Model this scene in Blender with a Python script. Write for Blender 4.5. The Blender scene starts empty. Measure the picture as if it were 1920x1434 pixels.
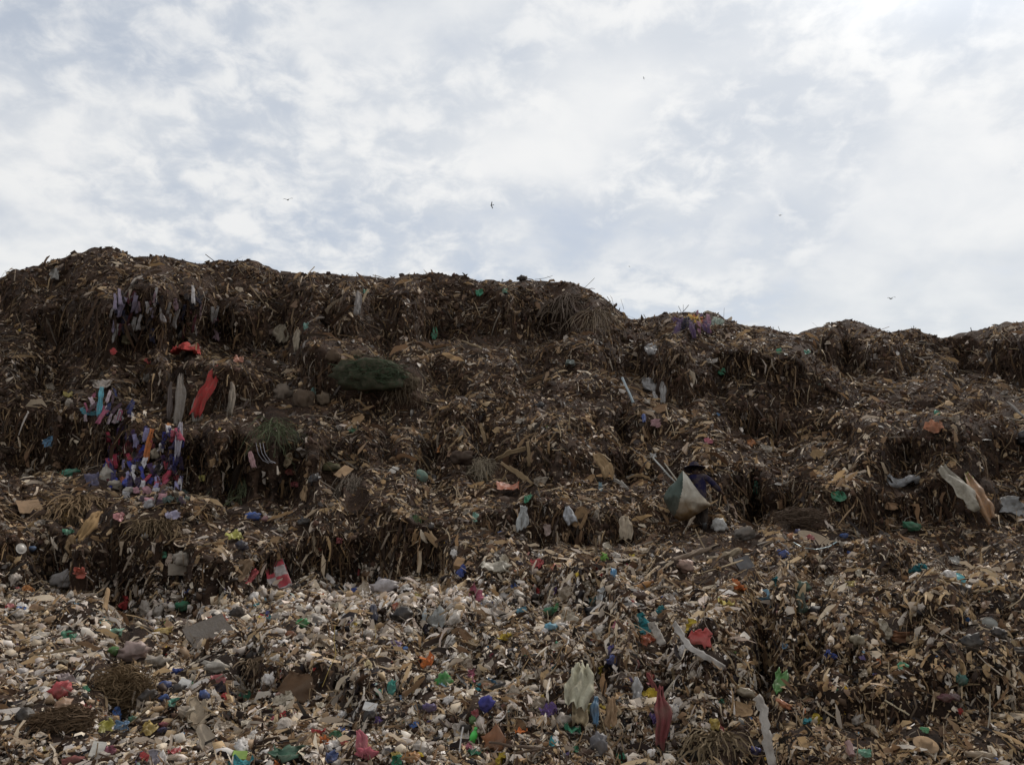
import bpy, math, random
import numpy as np
from mathutils import Vector, Matrix, Euler
from mathutils.bvhtree import BVHTree

S = bpy.context.scene
C = S.collection
rng = np.random.default_rng(11)
random.seed(5)

# ------------------------------------------------------------------ camera
F, CX, CY = 1567.0, 960.0, 717.0          # photograph pixels (1920 wide)
PITCH = math.radians(10.0)
CAM = np.array([0.0, 0.0, 1.6])
cam = bpy.data.cameras.new('camera')
cam.sensor_fit = 'HORIZONTAL'; cam.sensor_width = 36.0; cam.lens = 36.0 * F / 1920.0
cam.clip_start = 0.05; cam.clip_end = 5000
camo = bpy.data.objects.new('camera', cam); C.objects.link(camo)
camo.location = CAM; camo.rotation_euler = (math.radians(90) + PITCH, 0, 0)
S.camera = camo

# ------------------------------------------------------------------ light
SUN_AZ, SUN_EL = math.radians(34), math.radians(42)      # right of the view axis, high, behind thin cloud
sd = Vector((math.sin(SUN_AZ) * math.cos(SUN_EL), math.cos(SUN_AZ) * math.cos(SUN_EL), math.sin(SUN_EL)))
W = bpy.data.worlds.new('World'); S.world = W; W.use_nodes = True
nt = W.node_tree; nt.nodes.clear()
def N(t, **k):
    n = nt.nodes.new(t)
    for a, b in k.items(): setattr(n, a, b)
    return n
def L(a, b): nt.links.new(a, b)
def M(op, a, b=None, c=None, clamp=False):
    n = N('ShaderNodeMath', operation=op, use_clamp=clamp)
    for i, v in enumerate((a, b, c)):
        if v is None: continue
        if isinstance(v, (int, float)): n.inputs[i].default_value = v
        else: L(v, n.inputs[i])
    return n.outputs[0]
def mixc(f, a, b):
    n = N('ShaderNodeMix', data_type='RGBA')
    for s, v in ((n.inputs[0], f), (n.inputs[6], a), (n.inputs[7], b)):
        if isinstance(v, (int, float)): s.default_value = v
        elif isinstance(v, tuple): s.default_value = (*v, 1)
        else: L(v, s)
    return n.outputs[2]
def sstep(v, a, b):
    n = N('ShaderNodeMapRange', interpolation_type='SMOOTHSTEP')
    n.inputs[1].default_value = a; n.inputs[2].default_value = b
    L(v, n.inputs[0]); return n.outputs[0]
def noise(vec, scale, detail, rough, dist=0.0):
    n = N('ShaderNodeTexNoise'); L(vec, n.inputs['Vector'])
    n.inputs['Scale'].default_value = scale; n.inputs['Detail'].default_value = detail
    n.inputs['Roughness'].default_value = rough; n.inputs['Distortion'].default_value = dist
    return n.outputs[0]
tc = N('ShaderNodeTexCoord'); sep = N('ShaderNodeSeparateXYZ'); L(tc.outputs['Generated'], sep.inputs[0])
zc = M('MAXIMUM', sep.outputs[2], 0.0)
den = M('ADD', zc, 0.34)                                  # flat cloud layer seen in perspective
comb = N('ShaderNodeCombineXYZ')
L(M('DIVIDE', sep.outputs[0], den), comb.inputs[0]); L(M('DIVIDE', sep.outputs[1], den), comb.inputs[1])
comb.inputs[2].default_value = 3.7
cv = comb.outputs[0]
dotn = N('ShaderNodeVectorMath', operation='DOT_PRODUCT'); L(tc.outputs['Generated'], dotn.inputs[0]); dotn.inputs[1].default_value = sd
dt = M('MAXIMUM', dotn.outputs['Value'], 0.0)
big = noise(cv, 1.25, 4, .5, .35)
mid = noise(cv, 5.6, 5, .52, .3)
fine = noise(cv, 17.0, 6, .58, .3)
sky = N('ShaderNodeTexSky', sky_type='NISHITA', sun_disc=False, sun_elevation=SUN_EL, sun_rotation=SUN_AZ)
sky.air_density = 1.0; sky.dust_density = 1.0; sky.ozone_density = 1.0
glow = M('POWER', dt, 100.0)
halo = M('POWER', dt, 4.0)
# thickness of the cloud sheet: thin places let the blue through
puff = M('ADD', M('MULTIPLY', mid, .9), M('MULTIPLY', fine, .55))
thick = M('ADD', M('MULTIPLY', big, .9), puff)
thick = M('ADD', thick, M('MULTIPLY', halo, .42))
cover = M('MULTIPLY_ADD', sstep(thick, 1.0, 1.42), .26, .72)
brk = noise(cv, 2.3, 3, .5, .2)
tuft = sstep(M('ADD', M('MULTIPLY', fine, .75), M('MULTIPLY', mid, .45)), .50, .74)      # small broken cloudlets
soft = sstep(M('ADD', M('MULTIPLY', big, .85), M('MULTIPLY', mid, .42)), .46, .80)       # broad sheets
rip = M('MULTIPLY', sstep(brk, .42, .58), .72)                                           # cloudlets only in places
shade = M('ADD', M('MULTIPLY', soft, M('SUBTRACT', 1.0, rip)), M('MULTIPLY', tuft, rip))
ccol = mixc(shade, (.65, .705, .785), (.985, .99, .99))
horiz = sstep(sep.outputs[2], .36, .05)                   # milky air low down
ccol = mixc(M('MULTIPLY', horiz, .62), ccol, (.86, .90, .905))
lit = M('ADD', M('ADD', .665, M('MULTIPLY', halo, .06)), M('MULTIPLY', glow, 1.3))
b1 = N('ShaderNodeBackground'); L(sky.outputs[0], b1.inputs[0]); b1.inputs[1].default_value = .075
b2 = N('ShaderNodeBackground'); L(ccol, b2.inputs[0]); L(lit, b2.inputs[1])
ms = N('ShaderNodeMixShader'); L(M('MINIMUM', M('ADD', cover, M('MULTIPLY', horiz, .15)), 1.0), ms.inputs[0]); L(b1.outputs[0], ms.inputs[1]); L(b2.outputs[0], ms.inputs[2])
wo = N('ShaderNodeOutputWorld'); L(ms.outputs[0], wo.inputs[0])

sun = bpy.data.lights.new('sun', 'SUN'); sun.energy = 1.5; sun.angle = math.radians(14); sun.color = (1, .95, .88)
suno = bpy.data.objects.new('sun', sun); C.objects.link(suno)
suno.rotation_euler = (-sd).to_track_quat('-Z', 'Y').to_euler(); suno.location = (0, 0, 60)
S.view_settings.view_transform = 'Standard'; S.view_settings.look = 'None'
S.view_settings.gamma = 1; S.view_settings.exposure = 0.40; S.view_settings.use_curve_mapping = False
S.cycles.max_bounces = 5; S.cycles.diffuse_bounces = 3; S.cycles.glossy_bounces = 2; S.cycles.transmission_bounces = 2

# ------------------------------------------------------------------ helpers
def ray(px, py):
    a = (np.asarray(px, float) - CX) / F; b = (CY - np.asarray(py, float)) / F
    y = math.cos(PITCH) - b * math.sin(PITCH); z = math.sin(PITCH) + b * math.cos(PITCH)
    return a / y, z / y                                    # x and z per metre of forward distance
def _h(i, j, k, s):
    n = (i.astype(np.uint32) * np.uint32(374761393) + j.astype(np.uint32) * np.uint32(668265263)
         + k.astype(np.uint32) * np.uint32(2147483647 - 97) + np.uint32(s * 974711))
    n = (n ^ (n >> np.uint32(13))) * np.uint32(1274126177)
    n = n ^ (n >> np.uint32(16))
    return (n & np.uint32(0xffff)).astype(np.float64) / 65535.0
def vnoise(p, s=0):
    p = np.asarray(p, float); ip = np.floor(p).astype(np.int64); f = p - ip; f = f * f * (3 - 2 * f)
    out = 0
    for a in (0, 1):
        for b in (0, 1):
            for c in (0, 1):
                w = (f[..., 0] if a else 1 - f[..., 0]) * (f[..., 1] if b else 1 - f[..., 1]) * (f[..., 2] if c else 1 - f[..., 2])
                out = out + w * _h(ip[..., 0] + a + 5000, ip[..., 1] + b + 5000, ip[..., 2] + c + 5000, s)
    return out * 2 - 1
def fbm(p, octs=4, s=0):
    p = np.asarray(p, float); o = 0; a = 1.0
    for i in range(octs):
        o = o + a * vnoise(p, s + i); p = p * 2.03 + 1.7; a *= .5
    return o
def smooth(a, b, x):
    t = np.clip((x - a) / (b - a), 0, 1); return t * t * (3 - 2 * t)
def nrm(v): return v / np.maximum(np.linalg.norm(v, axis=-1, keepdims=True), 1e-9)
def lin(h):
    if isinstance(h, str):
        h = h.lstrip('#'); c = [int(h[i:i + 2], 16) / 255 for i in (0, 2, 4)]
    else: c = h
    return tuple(x / 12.92 if x <= .04045 else ((x + .055) / 1.055) ** 2.4 for x in c)

def build(name, verts, faces, mat, parent=None, colors=None, smooth_shade=False):
    """faces: (M,k) array or list of lists; linked as ONE mesh object"""
    me = bpy.data.meshes.new(name)
    verts = np.ascontiguousarray(verts, np.float32).reshape(-1, 3)
    if isinstance(faces, np.ndarray):
        Mf, k = faces.shape
        me.vertices.add(len(verts)); me.vertices.foreach_set('co', verts.ravel())
        me.loops.add(Mf * k); me.loops.foreach_set('vertex_index', faces.astype(np.int32).ravel())
        me.polygons.add(Mf); me.polygons.foreach_set('loop_start', np.arange(0, Mf * k, k, dtype=np.int32))
        me.update(calc_edges=True)
    else:
        me.from_pydata([tuple(map(float, v)) for v in verts], [], faces); me.update()
    if smooth_shade: me.polygons.foreach_set('use_smooth', np.ones(len(me.polygons), bool))
    if colors is not None:
        at = me.color_attributes.new('Col', 'FLOAT_COLOR', 'POINT')
        c = np.ones((len(verts), 4), np.float32); c[:, :3] = colors
        at.data.foreach_set('color', c.ravel())
    if mat: me.materials.append(mat)
    o = bpy.data.objects.new(name, me); C.objects.link(o)
    if parent: o.parent = parent
    return o
def empty(name, loc=(0, 0, 0)):
    o = bpy.data.objects.new(name, None); C.objects.link(o); o.location = loc; o.empty_display_size = .1; return o
def tag(o, label=None, cat=None, group=None, kind=None):
    if label: o['label'] = label
    if cat: o['category'] = cat
    if group: o['group'] = group
    if kind: o['kind'] = kind
    return o

# ------------------------------------------------------------------ materials
def material(name, src='object', rough=.7, spec=.3, dirt=(.10, .07, .045), dirtiness=.5, scale=6.0, bump=.0, col=(.5, .5, .5), transl=0.0):
    m = bpy.data.materials.new(name); m.use_nodes = True
    t = m.node_tree; n = t.nodes; b = n['Principled BSDF']
    if src == 'object': s = n.new('ShaderNodeObjectInfo').outputs['Color']
    elif src == 'vertex':
        a = n.new('ShaderNodeVertexColor'); a.layer_name = 'Col'; s = a.outputs[0]
    else:
        a = n.new('ShaderNodeRGB'); a.outputs[0].default_value = (*col, 1); s = a.outputs[0]
    geo = n.new('ShaderNodeNewGeometry') if src == 'vertex' else n.new('ShaderNodeTexCoord')
    vec = geo.outputs['Position'] if src == 'vertex' else geo.outputs['Object']
    no = n.new('ShaderNodeTexNoise'); t.links.new(vec, no.inputs['Vector'])
    no.inputs['Scale'].default_value = scale; no.inputs['Detail'].default_value = 5; no.inputs['Roughness'].default_value = .65
    mr = n.new('ShaderNodeMapRange'); mr.inputs[1].default_value = .42; mr.inputs[2].default_value = .72; mr.inputs[4].default_value = dirtiness
    t.links.new(no.outputs[0], mr.inputs[0])
    mx = n.new('ShaderNodeMix'); mx.data_type = 'RGBA'
    t.links.new(mr.outputs[0], mx.inputs[0]); t.links.new(s, mx.inputs[6]); mx.inputs[7].default_value = (*dirt, 1)
    t.links.new(mx.outputs[2], b.inputs['Base Color'])
    b.inputs['Roughness'].default_value = rough; b.inputs['Specular IOR Level'].default_value = spec
    if bump:
        n2 = n.new('ShaderNodeTexNoise'); t.links.new(vec, n2.inputs['Vector']); n2.inputs['Scale'].default_value = scale * 5; n2.inputs['Detail'].default_value = 4
        bp = n.new('ShaderNodeBump'); bp.inputs['Strength'].default_value = bump; bp.inputs['Distance'].default_value = .02
        t.links.new(n2.outputs[0], bp.inputs['Height']); t.links.new(bp.outputs[0], b.inputs['Normal'])
    if transl:
        tr = n.new('ShaderNodeBsdfTranslucent'); t.links.new(mx.outputs[2], tr.inputs[0])
        ms = n.new('ShaderNodeMixShader'); ms.inputs[0].default_value = transl
        t.links.new(b.outputs[0], ms.inputs[1]); t.links.new(tr.outputs[0], ms.inputs[2])
        t.links.new(ms.outputs[0], n['Material Output'].inputs[0])
    return m
MAT = dict(
    plastic=material('dirty_plastic', rough=.5, spec=.35, dirtiness=.78, scale=7, dirt=(.13, .10, .07), transl=.15),
    cloth=material('soiled_cloth', rough=.95, spec=.1, dirtiness=.72, scale=6, bump=.3, dirt=(.12, .09, .065)),
    card=material('wet_cardboard', rough=.9, spec=.15, dirtiness=.5, scale=6, bump=.3),
    wood=material('weathered_wood', rough=.85, spec=.2, dirtiness=.6, scale=5, bump=.5),
    hard=material('scuffed_hard_plastic', rough=.35, spec=.5, dirtiness=.4, scale=8),
    fibre=material('dry_fibre', rough=.9, spec=.15, dirtiness=.4, scale=8),
    scrap=material('litter', src='vertex', rough=.6, spec=.3, dirtiness=.25, scale=5, dirt=(.12, .08, .05), transl=.22),
    straw=material('rotting_fibre', src='vertex', rough=.9, spec=.12, dirtiness=.35, scale=3, dirt=(.06, .04, .026), transl=.12),
)
def soil_material():
    m = bpy.data.materials.new('rotted_waste_soil'); m.use_nodes = True
    t = m.node_tree; n = t.nodes; b = n['Principled BSDF']
    g = n.new('ShaderNodeNewGeometry')
    def nz(sc, d=6, r=.65):
        k = n.new('ShaderNodeTexNoise'); t.links.new(g.outputs['Position'], k.inputs['Vector'])
        k.inputs['Scale'].default_value = sc; k.inputs['Detail'].default_value = d; k.inputs['Roughness'].default_value = r; return k.outputs[0]
    r = n.new('ShaderNodeValToRGB'); t.links.new(nz(1.4, 8), r.inputs[0])
    e = r.color_ramp.elements
    e[0].position = .3; e[0].color = (.026, .016, .011, 1); e[1].position = .72; e[1].color = (.125, .072, .044, 1)
    x = e.new(.5); x.color = (.062, .036, .023, 1)
    v = n.new('ShaderNodeTexVoronoi'); t.links.new(g.outputs['Position'], v.inputs['Vector']); v.inputs['Scale'].default_value = 9
    sp = n.new('ShaderNodeMapRange'); sp.inputs[1].default_value = .62; sp.inputs[2].default_value = .68; t.links.new(nz(14, 4), sp.inputs[0])
    mx = n.new('ShaderNodeMix'); mx.data_type = 'RGBA'; t.links.new(sp.outputs[0], mx.inputs[0]); t.links.new(r.outputs[0], mx.inputs[6]); mx.inputs[7].default_value = (.24, .18, .125, 1)
    t.links.new(mx.outputs[2], b.inputs['Base Color']); b.inputs['Roughness'].default_value = .95; b.inputs['Specular IOR Level'].default_value = .15
    bp = n.new('ShaderNodeBump'); bp.inputs['Strength'].default_value = 1.0; bp.inputs['Distance'].default_value = .16
    t.links.new(nz(7, 12, .85), bp.inputs['Height']); t.links.new(bp.outputs[0], b.inputs['Normal'])
    return m
SOIL = soil_material()

def grid_faces(a, b):
    f = []
    for i in range(a - 1):
        for j in range(b - 1): f.append([i * b + j, (i + 1) * b + j, (i + 1) * b + j + 1, i * b + j + 1])
    return np.array(f)
def ico(sub):
    import bmesh
    bm = bmesh.new(); bmesh.ops.create_icosphere(bm, subdivisions=sub, radius=1)
    v = np.array([x.co[:] for x in bm.verts]); f = np.array([[x.index for x in q.verts] for q in bm.faces]); bm.free(); return v, f
ICO1, ICO2, ICO3 = ico(1), ico(2), ico(3)

# ------------------------------------------------------------------ the waste hill
SKY = [(-520, 560), (-300, 540), (-120, 535), (0, 515), (60, 498), (130, 483), (180, 471), (205, 467), (235, 480), (248, 488), (300, 484), (340, 491), (390, 495), (420, 492),
       (470, 494), (490, 500), (520, 513), (570, 519), (590, 512), (640, 510), (690, 515), (720, 518), (790, 515), (815, 508), (850, 512), (890, 520), (930, 524),
       (980, 523), (1000, 522), (1050, 528), (1080, 533), (1120, 550), (1150, 568), (1180, 590), (1200, 594), (1240, 589), (1275, 584), (1300, 590), (1350, 588), (1370, 600),
       (1400, 613), (1430, 616), (1470, 623), (1500, 631), (1530, 622), (1560, 611), (1590, 605), (1620, 609), (1650, 618), (1675, 629), (1690, 622), (1720, 620),
       (1745, 628), (1768, 638), (1790, 630), (1830, 615), (1870, 608), (1920, 600), (2050, 590), (2250, 620), (2440, 650)]
# steep or undercut faces: (image column, lip row, foot row) along each, strength
CLIFFS = [
    ([(60, 575, 600), (110, 565, 650), (200, 558, 660), (300, 545, 652), (400, 565, 655), (460, 590, 650), (505, 602, 610)], 1.12),
    ([(230, 690, 700), (270, 690, 770), (340, 680, 792), (420, 690, 795), (490, 700, 775), (520, 720, 730)], 1.05),
    ([(-520, 740, 860), (0, 735, 870), (100, 745, 885), (150, 730, 880), (220, 745, 880), (260, 795, 890), (320, 800, 910), (380, 802, 925), (470, 812, 940), (560, 832, 935), (605, 870, 890)], .95),
    ([(-520, 990, 1100), (0, 1002, 1095), (70, 962, 1090), (150, 1012, 1110), (230, 976, 1108), (320, 1002, 1112), (400, 1028, 1095), (450, 1052, 1085), (520, 1038, 1100), (590, 986, 1085), (660, 1004, 1102), (740, 974, 1098), (820, 1006, 1085), (890, 1040, 1045)], 1.08),
    ([(880, 950, 960), (930, 940, 1030), (1000, 935, 1040), (1100, 945, 1040), (1160, 965, 1030), (1210, 985, 990)], 1.08),
    ([(560, 560, 570), (640, 560, 640), (700, 570, 650), (800, 580, 650), (900, 570, 640), (1000, 575, 640), (1100, 590, 650), (1180, 622, 640)], .85),
    ([(1190, 690, 700), (1250, 670, 760), (1300, 640, 790), (1380, 640, 800), (1450, 660, 800), (1540, 680, 812), (1590, 720, 740)], 1.05),
    ([(560, 640, 650), (600, 650, 750), (660, 720, 785), (740, 745, 788), (800, 745, 780), (830, 760, 765)], 1.12),
    ([(1770, 650, 655), (1800, 645, 700), (1920, 640, 720), (2440, 640, 720)], 1.08),
    ([(1640, 820, 830), (1700, 815, 880), (1800, 810, 872), (1900, 820, 900), (2440, 820, 900)], .85),
    ([(1010, 735, 740), (1050, 730, 800), (1130, 735, 800), (1190, 780, 790)], .8),
    ([(900, 832, 840), (960, 815, 880), (1100, 830, 900), (1200, 880, 900)], .75),
    ([(1330, 890, 900), (1400, 870, 970), (1500, 880, 975), (1600, 900, 985), (1700, 920, 980), (1780, 890, 985), (1840, 950, 990), (1900, 960, 985)], .9),
    ([(1010, 1260, 1270), (1050, 1250, 1370), (1150, 1240, 1420), (1250, 1240, 1440), (1330, 1150, 1440), (1420, 1120, 1450), (1500, 1110, 1372), (1600, 1115, 1378), (1700, 1120, 1372), (1800, 1130, 1362), (1900, 1130, 1352), (2440, 1130, 1350)], .80),
    ([(1480, 1300, 1310), (1540, 1295, 1372), (1680, 1300, 1376), (1800, 1290, 1366), (1940, 1290, 1355), (2440, 1290, 1350)], 1.0),
    ([(440, 1270, 1280), (500, 1265, 1340), (640, 1265, 1340), (720, 1290, 1345), (780, 1300, 1310)], .75),
    ([(640, 1345, 1350), (720, 1340, 1410), (850, 1345, 1420), (1000, 1350, 1410), (1040, 1360, 1370)], .8),
    ([(1480, 640, 650), (1560, 640, 690), (1660, 650, 710), (1750, 660, 690)], .8),
    ([(1560, 735, 740), (1620, 720, 770), (1720, 730, 775), (1780, 745, 750)], .7),
]
NU, NV = 560, 400
PY0 = 1600.0
pu = np.linspace(-520, 2440, NU)
skyl = np.interp(pu, *zip(*SKY))
skyl = skyl + 2.5 * vnoise(np.stack([pu / 9, pu * 0, pu * 0 + 3], -1)) + 3 * vnoise(np.stack([pu / 31, pu * 0, pu * 0 + 7], -1))
tv = np.linspace(0, 1, NV)
PX = np.repeat(pu[:, None], NV, 1)
PYs = PY0 + (skyl[:, None] - PY0) * tv[None, :]
def cliffmask(px, py):
    q = np.stack([px / 55, py / 38, px * 0 + 1.5], -1)
    wx = px + 20 * vnoise(q, 21); wy = py + 15 * vnoise(q, 22) + 8 * vnoise(q * 3, 23) + 20 * vnoise(np.stack([px / 130, py / 90, px * 0 + 3], -1), 26)
    m = np.zeros_like(px, float)
    brk = np.clip(1.0 + .28 * vnoise(np.stack([px / 70, py / 60, px * 0], -1), 24) + .2 * vnoise(np.stack([px / 27, py / 24, px * 0], -1), 25), .62, 1.15)
    for pts, s in CLIFFS:
        xs = [p[0] for p in pts]
        top = np.interp(wx, xs, [p[1] for p in pts]); bot = np.interp(wx, xs, [p[2] for p in pts])
        hgt = np.maximum(bot - top, 1e-3)
        e = np.minimum(9, hgt * .3)
        v = smooth(0, 1, (wy - top) / e) * (1 - smooth(-1, .25, (wy - bot) / np.maximum(e * 2, 1)))
        inside = (wx > xs[0] - 1) & (wx < xs[-1] + 1) if xs[0] > -500 and xs[-1] < 2400 else ((wx > xs[0] - 60) & (wx < xs[-1] + 60))
        m = np.maximum(m, v * s * brk * inside * smooth(4, 25, hgt))
    return m
CM = cliffmask(PX, PYs)
# forward distance of each row before the faces are cut in
def L0(py, px):
    yr = np.interp(px, [-520, 300, 1100, 1500, 2440], [40, 41, 45, 50, 52])
    k = [PY0, 1434, 1200, 1000, 800]
    v = np.log([4.35, 5.9, 10.4, 20.5, 28.5])
    base = np.interp(-py, [-a for a in k], v)
    sk = np.interp(px, pu, skyl)
    top = v[-1] + (np.log(yr) - v[-1]) * np.clip((800 - py) / np.maximum(800 - sk, 1), 0, 1)
    return np.where(py < 800, top, base)
LD = L0(PYs, PX)
dL = np.diff(LD, axis=1)
mm = np.minimum(.5 * (CM[:, 1:] + CM[:, :-1]), 1.015)
q = np.stack([PX[:, 1:] / 45, PYs[:, 1:] / 16, PX[:, 1:] * 0], -1)
q2 = np.stack([PX[:, 1:] / 120, PYs[:, 1:] / 40, PX[:, 1:] * 0 + 5], -1)
lump = np.clip(np.exp(1.25 * vnoise(q2, 33) + 1.0 * vnoise(q, 31) + .7 * vnoise(q * 2.1, 32)), .04, 5)
w = dL * lump * (1 - mm)
w = np.where(mm > .95, np.minimum(w, dL * (1 - mm) * 1.6), w)
# keep the overall distances: renormalise below and above the person's bench
pym = .5 * (PYs[:, 1:] + PYs[:, :-1])
for lo, hi in ((1385, 9999), (1000, 1385), (760, 1000), (-1, 760)):
    sel = (pym >= lo) & (pym < hi)
    a = np.where(sel, dL, 0).sum(1); b = np.where(sel, w, 0).sum(1)
    w = np.where(sel, w * (a / np.maximum(b, a * .15))[:, None], w)
# soften the column-to-column factor
LD2 = np.concatenate([LD[:, :1], LD[:, :1] + np.cumsum(w, 1)], 1)
ker = np.array([.25, .5, .25])
for _ in range(2):
    P_ = np.pad(LD2, ((1, 1), (0, 0)), 'edge'); LD2 = .25 * P_[:-2] + .5 * P_[1:-1] + .25 * P_[2:]
Yd = np.exp(LD2)
rx, rz = ray(PX, PYs)
G = np.stack([Yd * rx, Yd, CAM[2] + Yd * rz], -1)            # NU x NV x 3
def normals(G):
    du = np.gradient(G, axis=0); dv = np.gradient(G, axis=1)
    return nrm(np.cross(du, dv))
NR = normals(G)
d = np.zeros(G.shape[:2])
for wl, a, s in ((6.5, .38, 40), (3.2, .30, 41), (1.5, .19, 42), (.7, .085, 43), (.33, .045, 44), (.16, .025, 45)):
    fade = np.clip(wl * 1567 / Yd / 14, 0, 1)                 # grid cannot carry waves finer than its own spacing
    d += fade * a * (vnoise(G / wl, s) + .35 * vnoise(G / wl * 1.7 + 3.3, s + 60)) * .85
near = np.clip(Yd / 14, .25, 1) * (1 - .5 * smooth(.93, 1, tv)[None, :])
G = G + NR * (d * near)[..., None]
NR = normals(G)
# rows behind the crest and rows under and behind the camera
back = []
last = G[:, -1]
for k, (dy, dz) in enumerate(((.6, .05), (1.5, .0), (3, -.25), (6, -.6), (12, -1.5), (25, -6), (45, -17))):
    r = last.copy(); r[:, 1] += dy; r[:, 2] = last[:, 2] * (1 - min(1, k / 6)) + last[:, 2].mean() * min(1, k / 6) + dz
    r[:, 2] += .25 * vnoise(np.stack([r[:, 0] * .8, r[:, 1] * .8, r[:, 0] * 0], -1), 51); back.append(r)
front = []
first = G[:, 0]
for k, (fy, e) in enumerate(((-9, 1.0), (-3, 1.0), (0, .9), (1.6, .7), (2.9, .4))):
    r = first.copy(); r[:, 1] = fy if fy < 2 else first[:, 1] * .68; r[:, 0] = first[:, 0] * (1.5 if fy < 0 else 1.1)
    r[:, 2] = first[:, 2] * (1 - e) + (-.12) * e; front.append(r)
GA = np.concatenate([np.stack(front, 1), G, np.stack(back, 1)], 1)
NVA = GA.shape[1]
ii, jj = np.meshgrid(np.arange(NU - 1), np.arange(NVA - 1), indexing='ij')
i0 = (ii * NVA + jj).ravel()
hill_faces = np.stack([i0, i0 + NVA, i0 + NVA + 1, i0 + 1], 1)
hill = build('hill', GA.reshape(-1, 3), hill_faces, SOIL, smooth_shade=False)
tag(hill, kind='structure')
gv = [(-1500, -1500, -1.2), (1500, -1500, -1.2), (1500, 3000, -1.2), (-1500, 3000, -1.2)]
tag(build('ground', gv, [[0, 1, 2, 3]], SOIL), kind='structure')
BVH = BVHTree.FromPolygons([tuple(v) for v in GA.reshape(-1, 3).tolist()], hill_faces.tolist())
CAMV = Vector(CAM)
def at(px, py):
    """where the line of sight through a photograph pixel meets the hill: point, normal, metres per pixel"""
    for k in range(40):
        x, z = ray(px, py + 2 * k)
        dv = Vector((float(x), 1, float(z))).normalized()
        h = BVH.ray_cast(CAMV, dv)
        if h[0] is not None:
            n = h[1]
            if n.dot(dv) > 0: n = -n
            return h[0], n, h[0].y / F
    raise ValueError((px, py))
def plane_pt(px, py, Y):
    x, z = ray(px, py); return Vector((float(x) * Y, Y, CAM[2] + float(z) * Y))


# ------------------------------------------------------------------ builders for single things (x right, z up, -y towards the viewer)
def ridged(p, s): return 1 - 2 * np.abs(vnoise(p, s))
def m_bag(w, h, seed, fine=True, neck=False, squash=.7):
    v, f = ICO3 if fine else ICO2
    p = v.copy(); o = seed * 3.17
    g = np.random.default_rng(seed * 7 + 1)
    wv = v + .3 * np.stack([vnoise(v * 1.4 + o + k * 7, 74) for k in range(3)], -1)
    fo = 0
    for k in range(16):                                       # sharp folds
        dk = g.normal(0, 1, 3); dk /= np.linalg.norm(dk); fr_ = g.uniform(1, 3.2); q_ = wv @ dk * fr_ + g.uniform(-1, 1)
        fo = fo + np.abs(q_ - np.round(q_)) * g.uniform(.5, 1.2) / fr_ ** .5
    fo = (fo - fo.mean()) / fo.std()
    r = np.clip(1 + .30 * vnoise(wv * 1.1 + o, 70) + .19 * fo, .35, 1.7)
    p = p * r[:, None]
    if neck:
        k = smooth(.45, .95, v[:, 2]); p[:, :2] *= (1 - .8 * k)[:, None]; p[:, 2] += .35 * k
    p = p * np.array([w * .42, min(w, h) * squash * .42, h * .42]); return p, f
def m_sheet(w, h, seed, fold=.17, nx=15, ny=13, ragged=.20, taper=0.0, corner=.22):
    u, v = np.meshgrid(np.linspace(-.5, .5, nx), np.linspace(-.5, .5, ny), indexing='ij'); o = seed * 2.71
    q = np.stack([u * 2.2 + o, v * 2.2 + o, u * 0], -1)
    edge = smooth(.25, .5, np.maximum(np.abs(u), np.abs(v)))
    x = u + edge * ragged * (vnoise(q * 2.3, 81)); z = v + edge * ragged * vnoise(q * 2.3, 82)
    rr = np.maximum(np.sqrt(u * u + v * v), 1e-4); ck = smooth(.5, .72, rr); x *= 1 - corner * ck; z *= 1 - corner * ck
    x = x * (1 - taper * (.5 - v))
    s = min(w, h); y = fold * s * (ridged(q * 1.0, 83) * 1.2 + .6 * ridged(q * 2.6, 84) + .35 * ridged(q * 5.5, 85)) + .25 * s * (u * u + v * v)
    return np.stack([x * w, -y, z * h], -1).reshape(-1, 3), grid_faces(nx, ny)
def m_hang(w, h, seed, nx=8, ny=15, gather=.5, pleats=2.5, tip=.25):
    u, v = np.meshgrid(np.linspace(-.5, .5, nx), np.linspace(0, 1, ny), indexing='ij'); o = seed * 1.93
    q = np.stack([u * 2 + o, v * 3 + o, u * 0 + o], -1)
    wid = (gather + (1 - gather) * smooth(0, .45, v)) * (1 - tip * smooth(.75, 1, v)) * (1 + .25 * vnoise(np.stack([v[0:1].repeat(nx, 0) * 5 + o, v * 0, v * 0], -1), 91))
    x = u * wid * w + .18 * w * vnoise(np.stack([v * 2.5 + o, v * 0 + 2, v * 0], -1), 92)
    vv = v * (1 + .10 * vnoise(np.stack([u * 6 + o, u * 0, u * 0], -1), 93) * smooth(.5, 1, v))
    y = -.22 * w * np.sin(u * pleats * 6.28 + o + v * 1.5) * (.4 + .6 * v) - .25 * w * ridged(q * 1.3, 94) - .14 * w * ridged(q * np.array([2.5, 2.5, 1]), 95) - .05 * h * np.sin(v * 3.14)
    return np.stack([x, y, (.5 - vv) * h], -1).reshape(-1, 3), grid_faces(nx, ny)
def ribbons(paths, width, side=None):
    """paths (n,m,3) -> one mesh of ribbons"""
    n, m, _ = paths.shape
    tg = nrm(np.gradient(paths, axis=1)); r = nrm(rng.normal(0, 1, (n, 1, 3)))
    sd_ = nrm(np.cross(tg, np.broadcast_to(r, tg.shape))) * (width * rng.uniform(.6, 1.3, (n, 1, 1)) * .5) * (1 - .6 * np.linspace(0, 1, m) ** 2)[None, :, None]
    v = np.stack([paths - sd_, paths + sd_], 2).reshape(-1, 3)
    f = (grid_faces(m, 2)[None] + (np.arange(n) * 2 * m)[:, None, None]).reshape(-1, 4); return v, f
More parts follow.
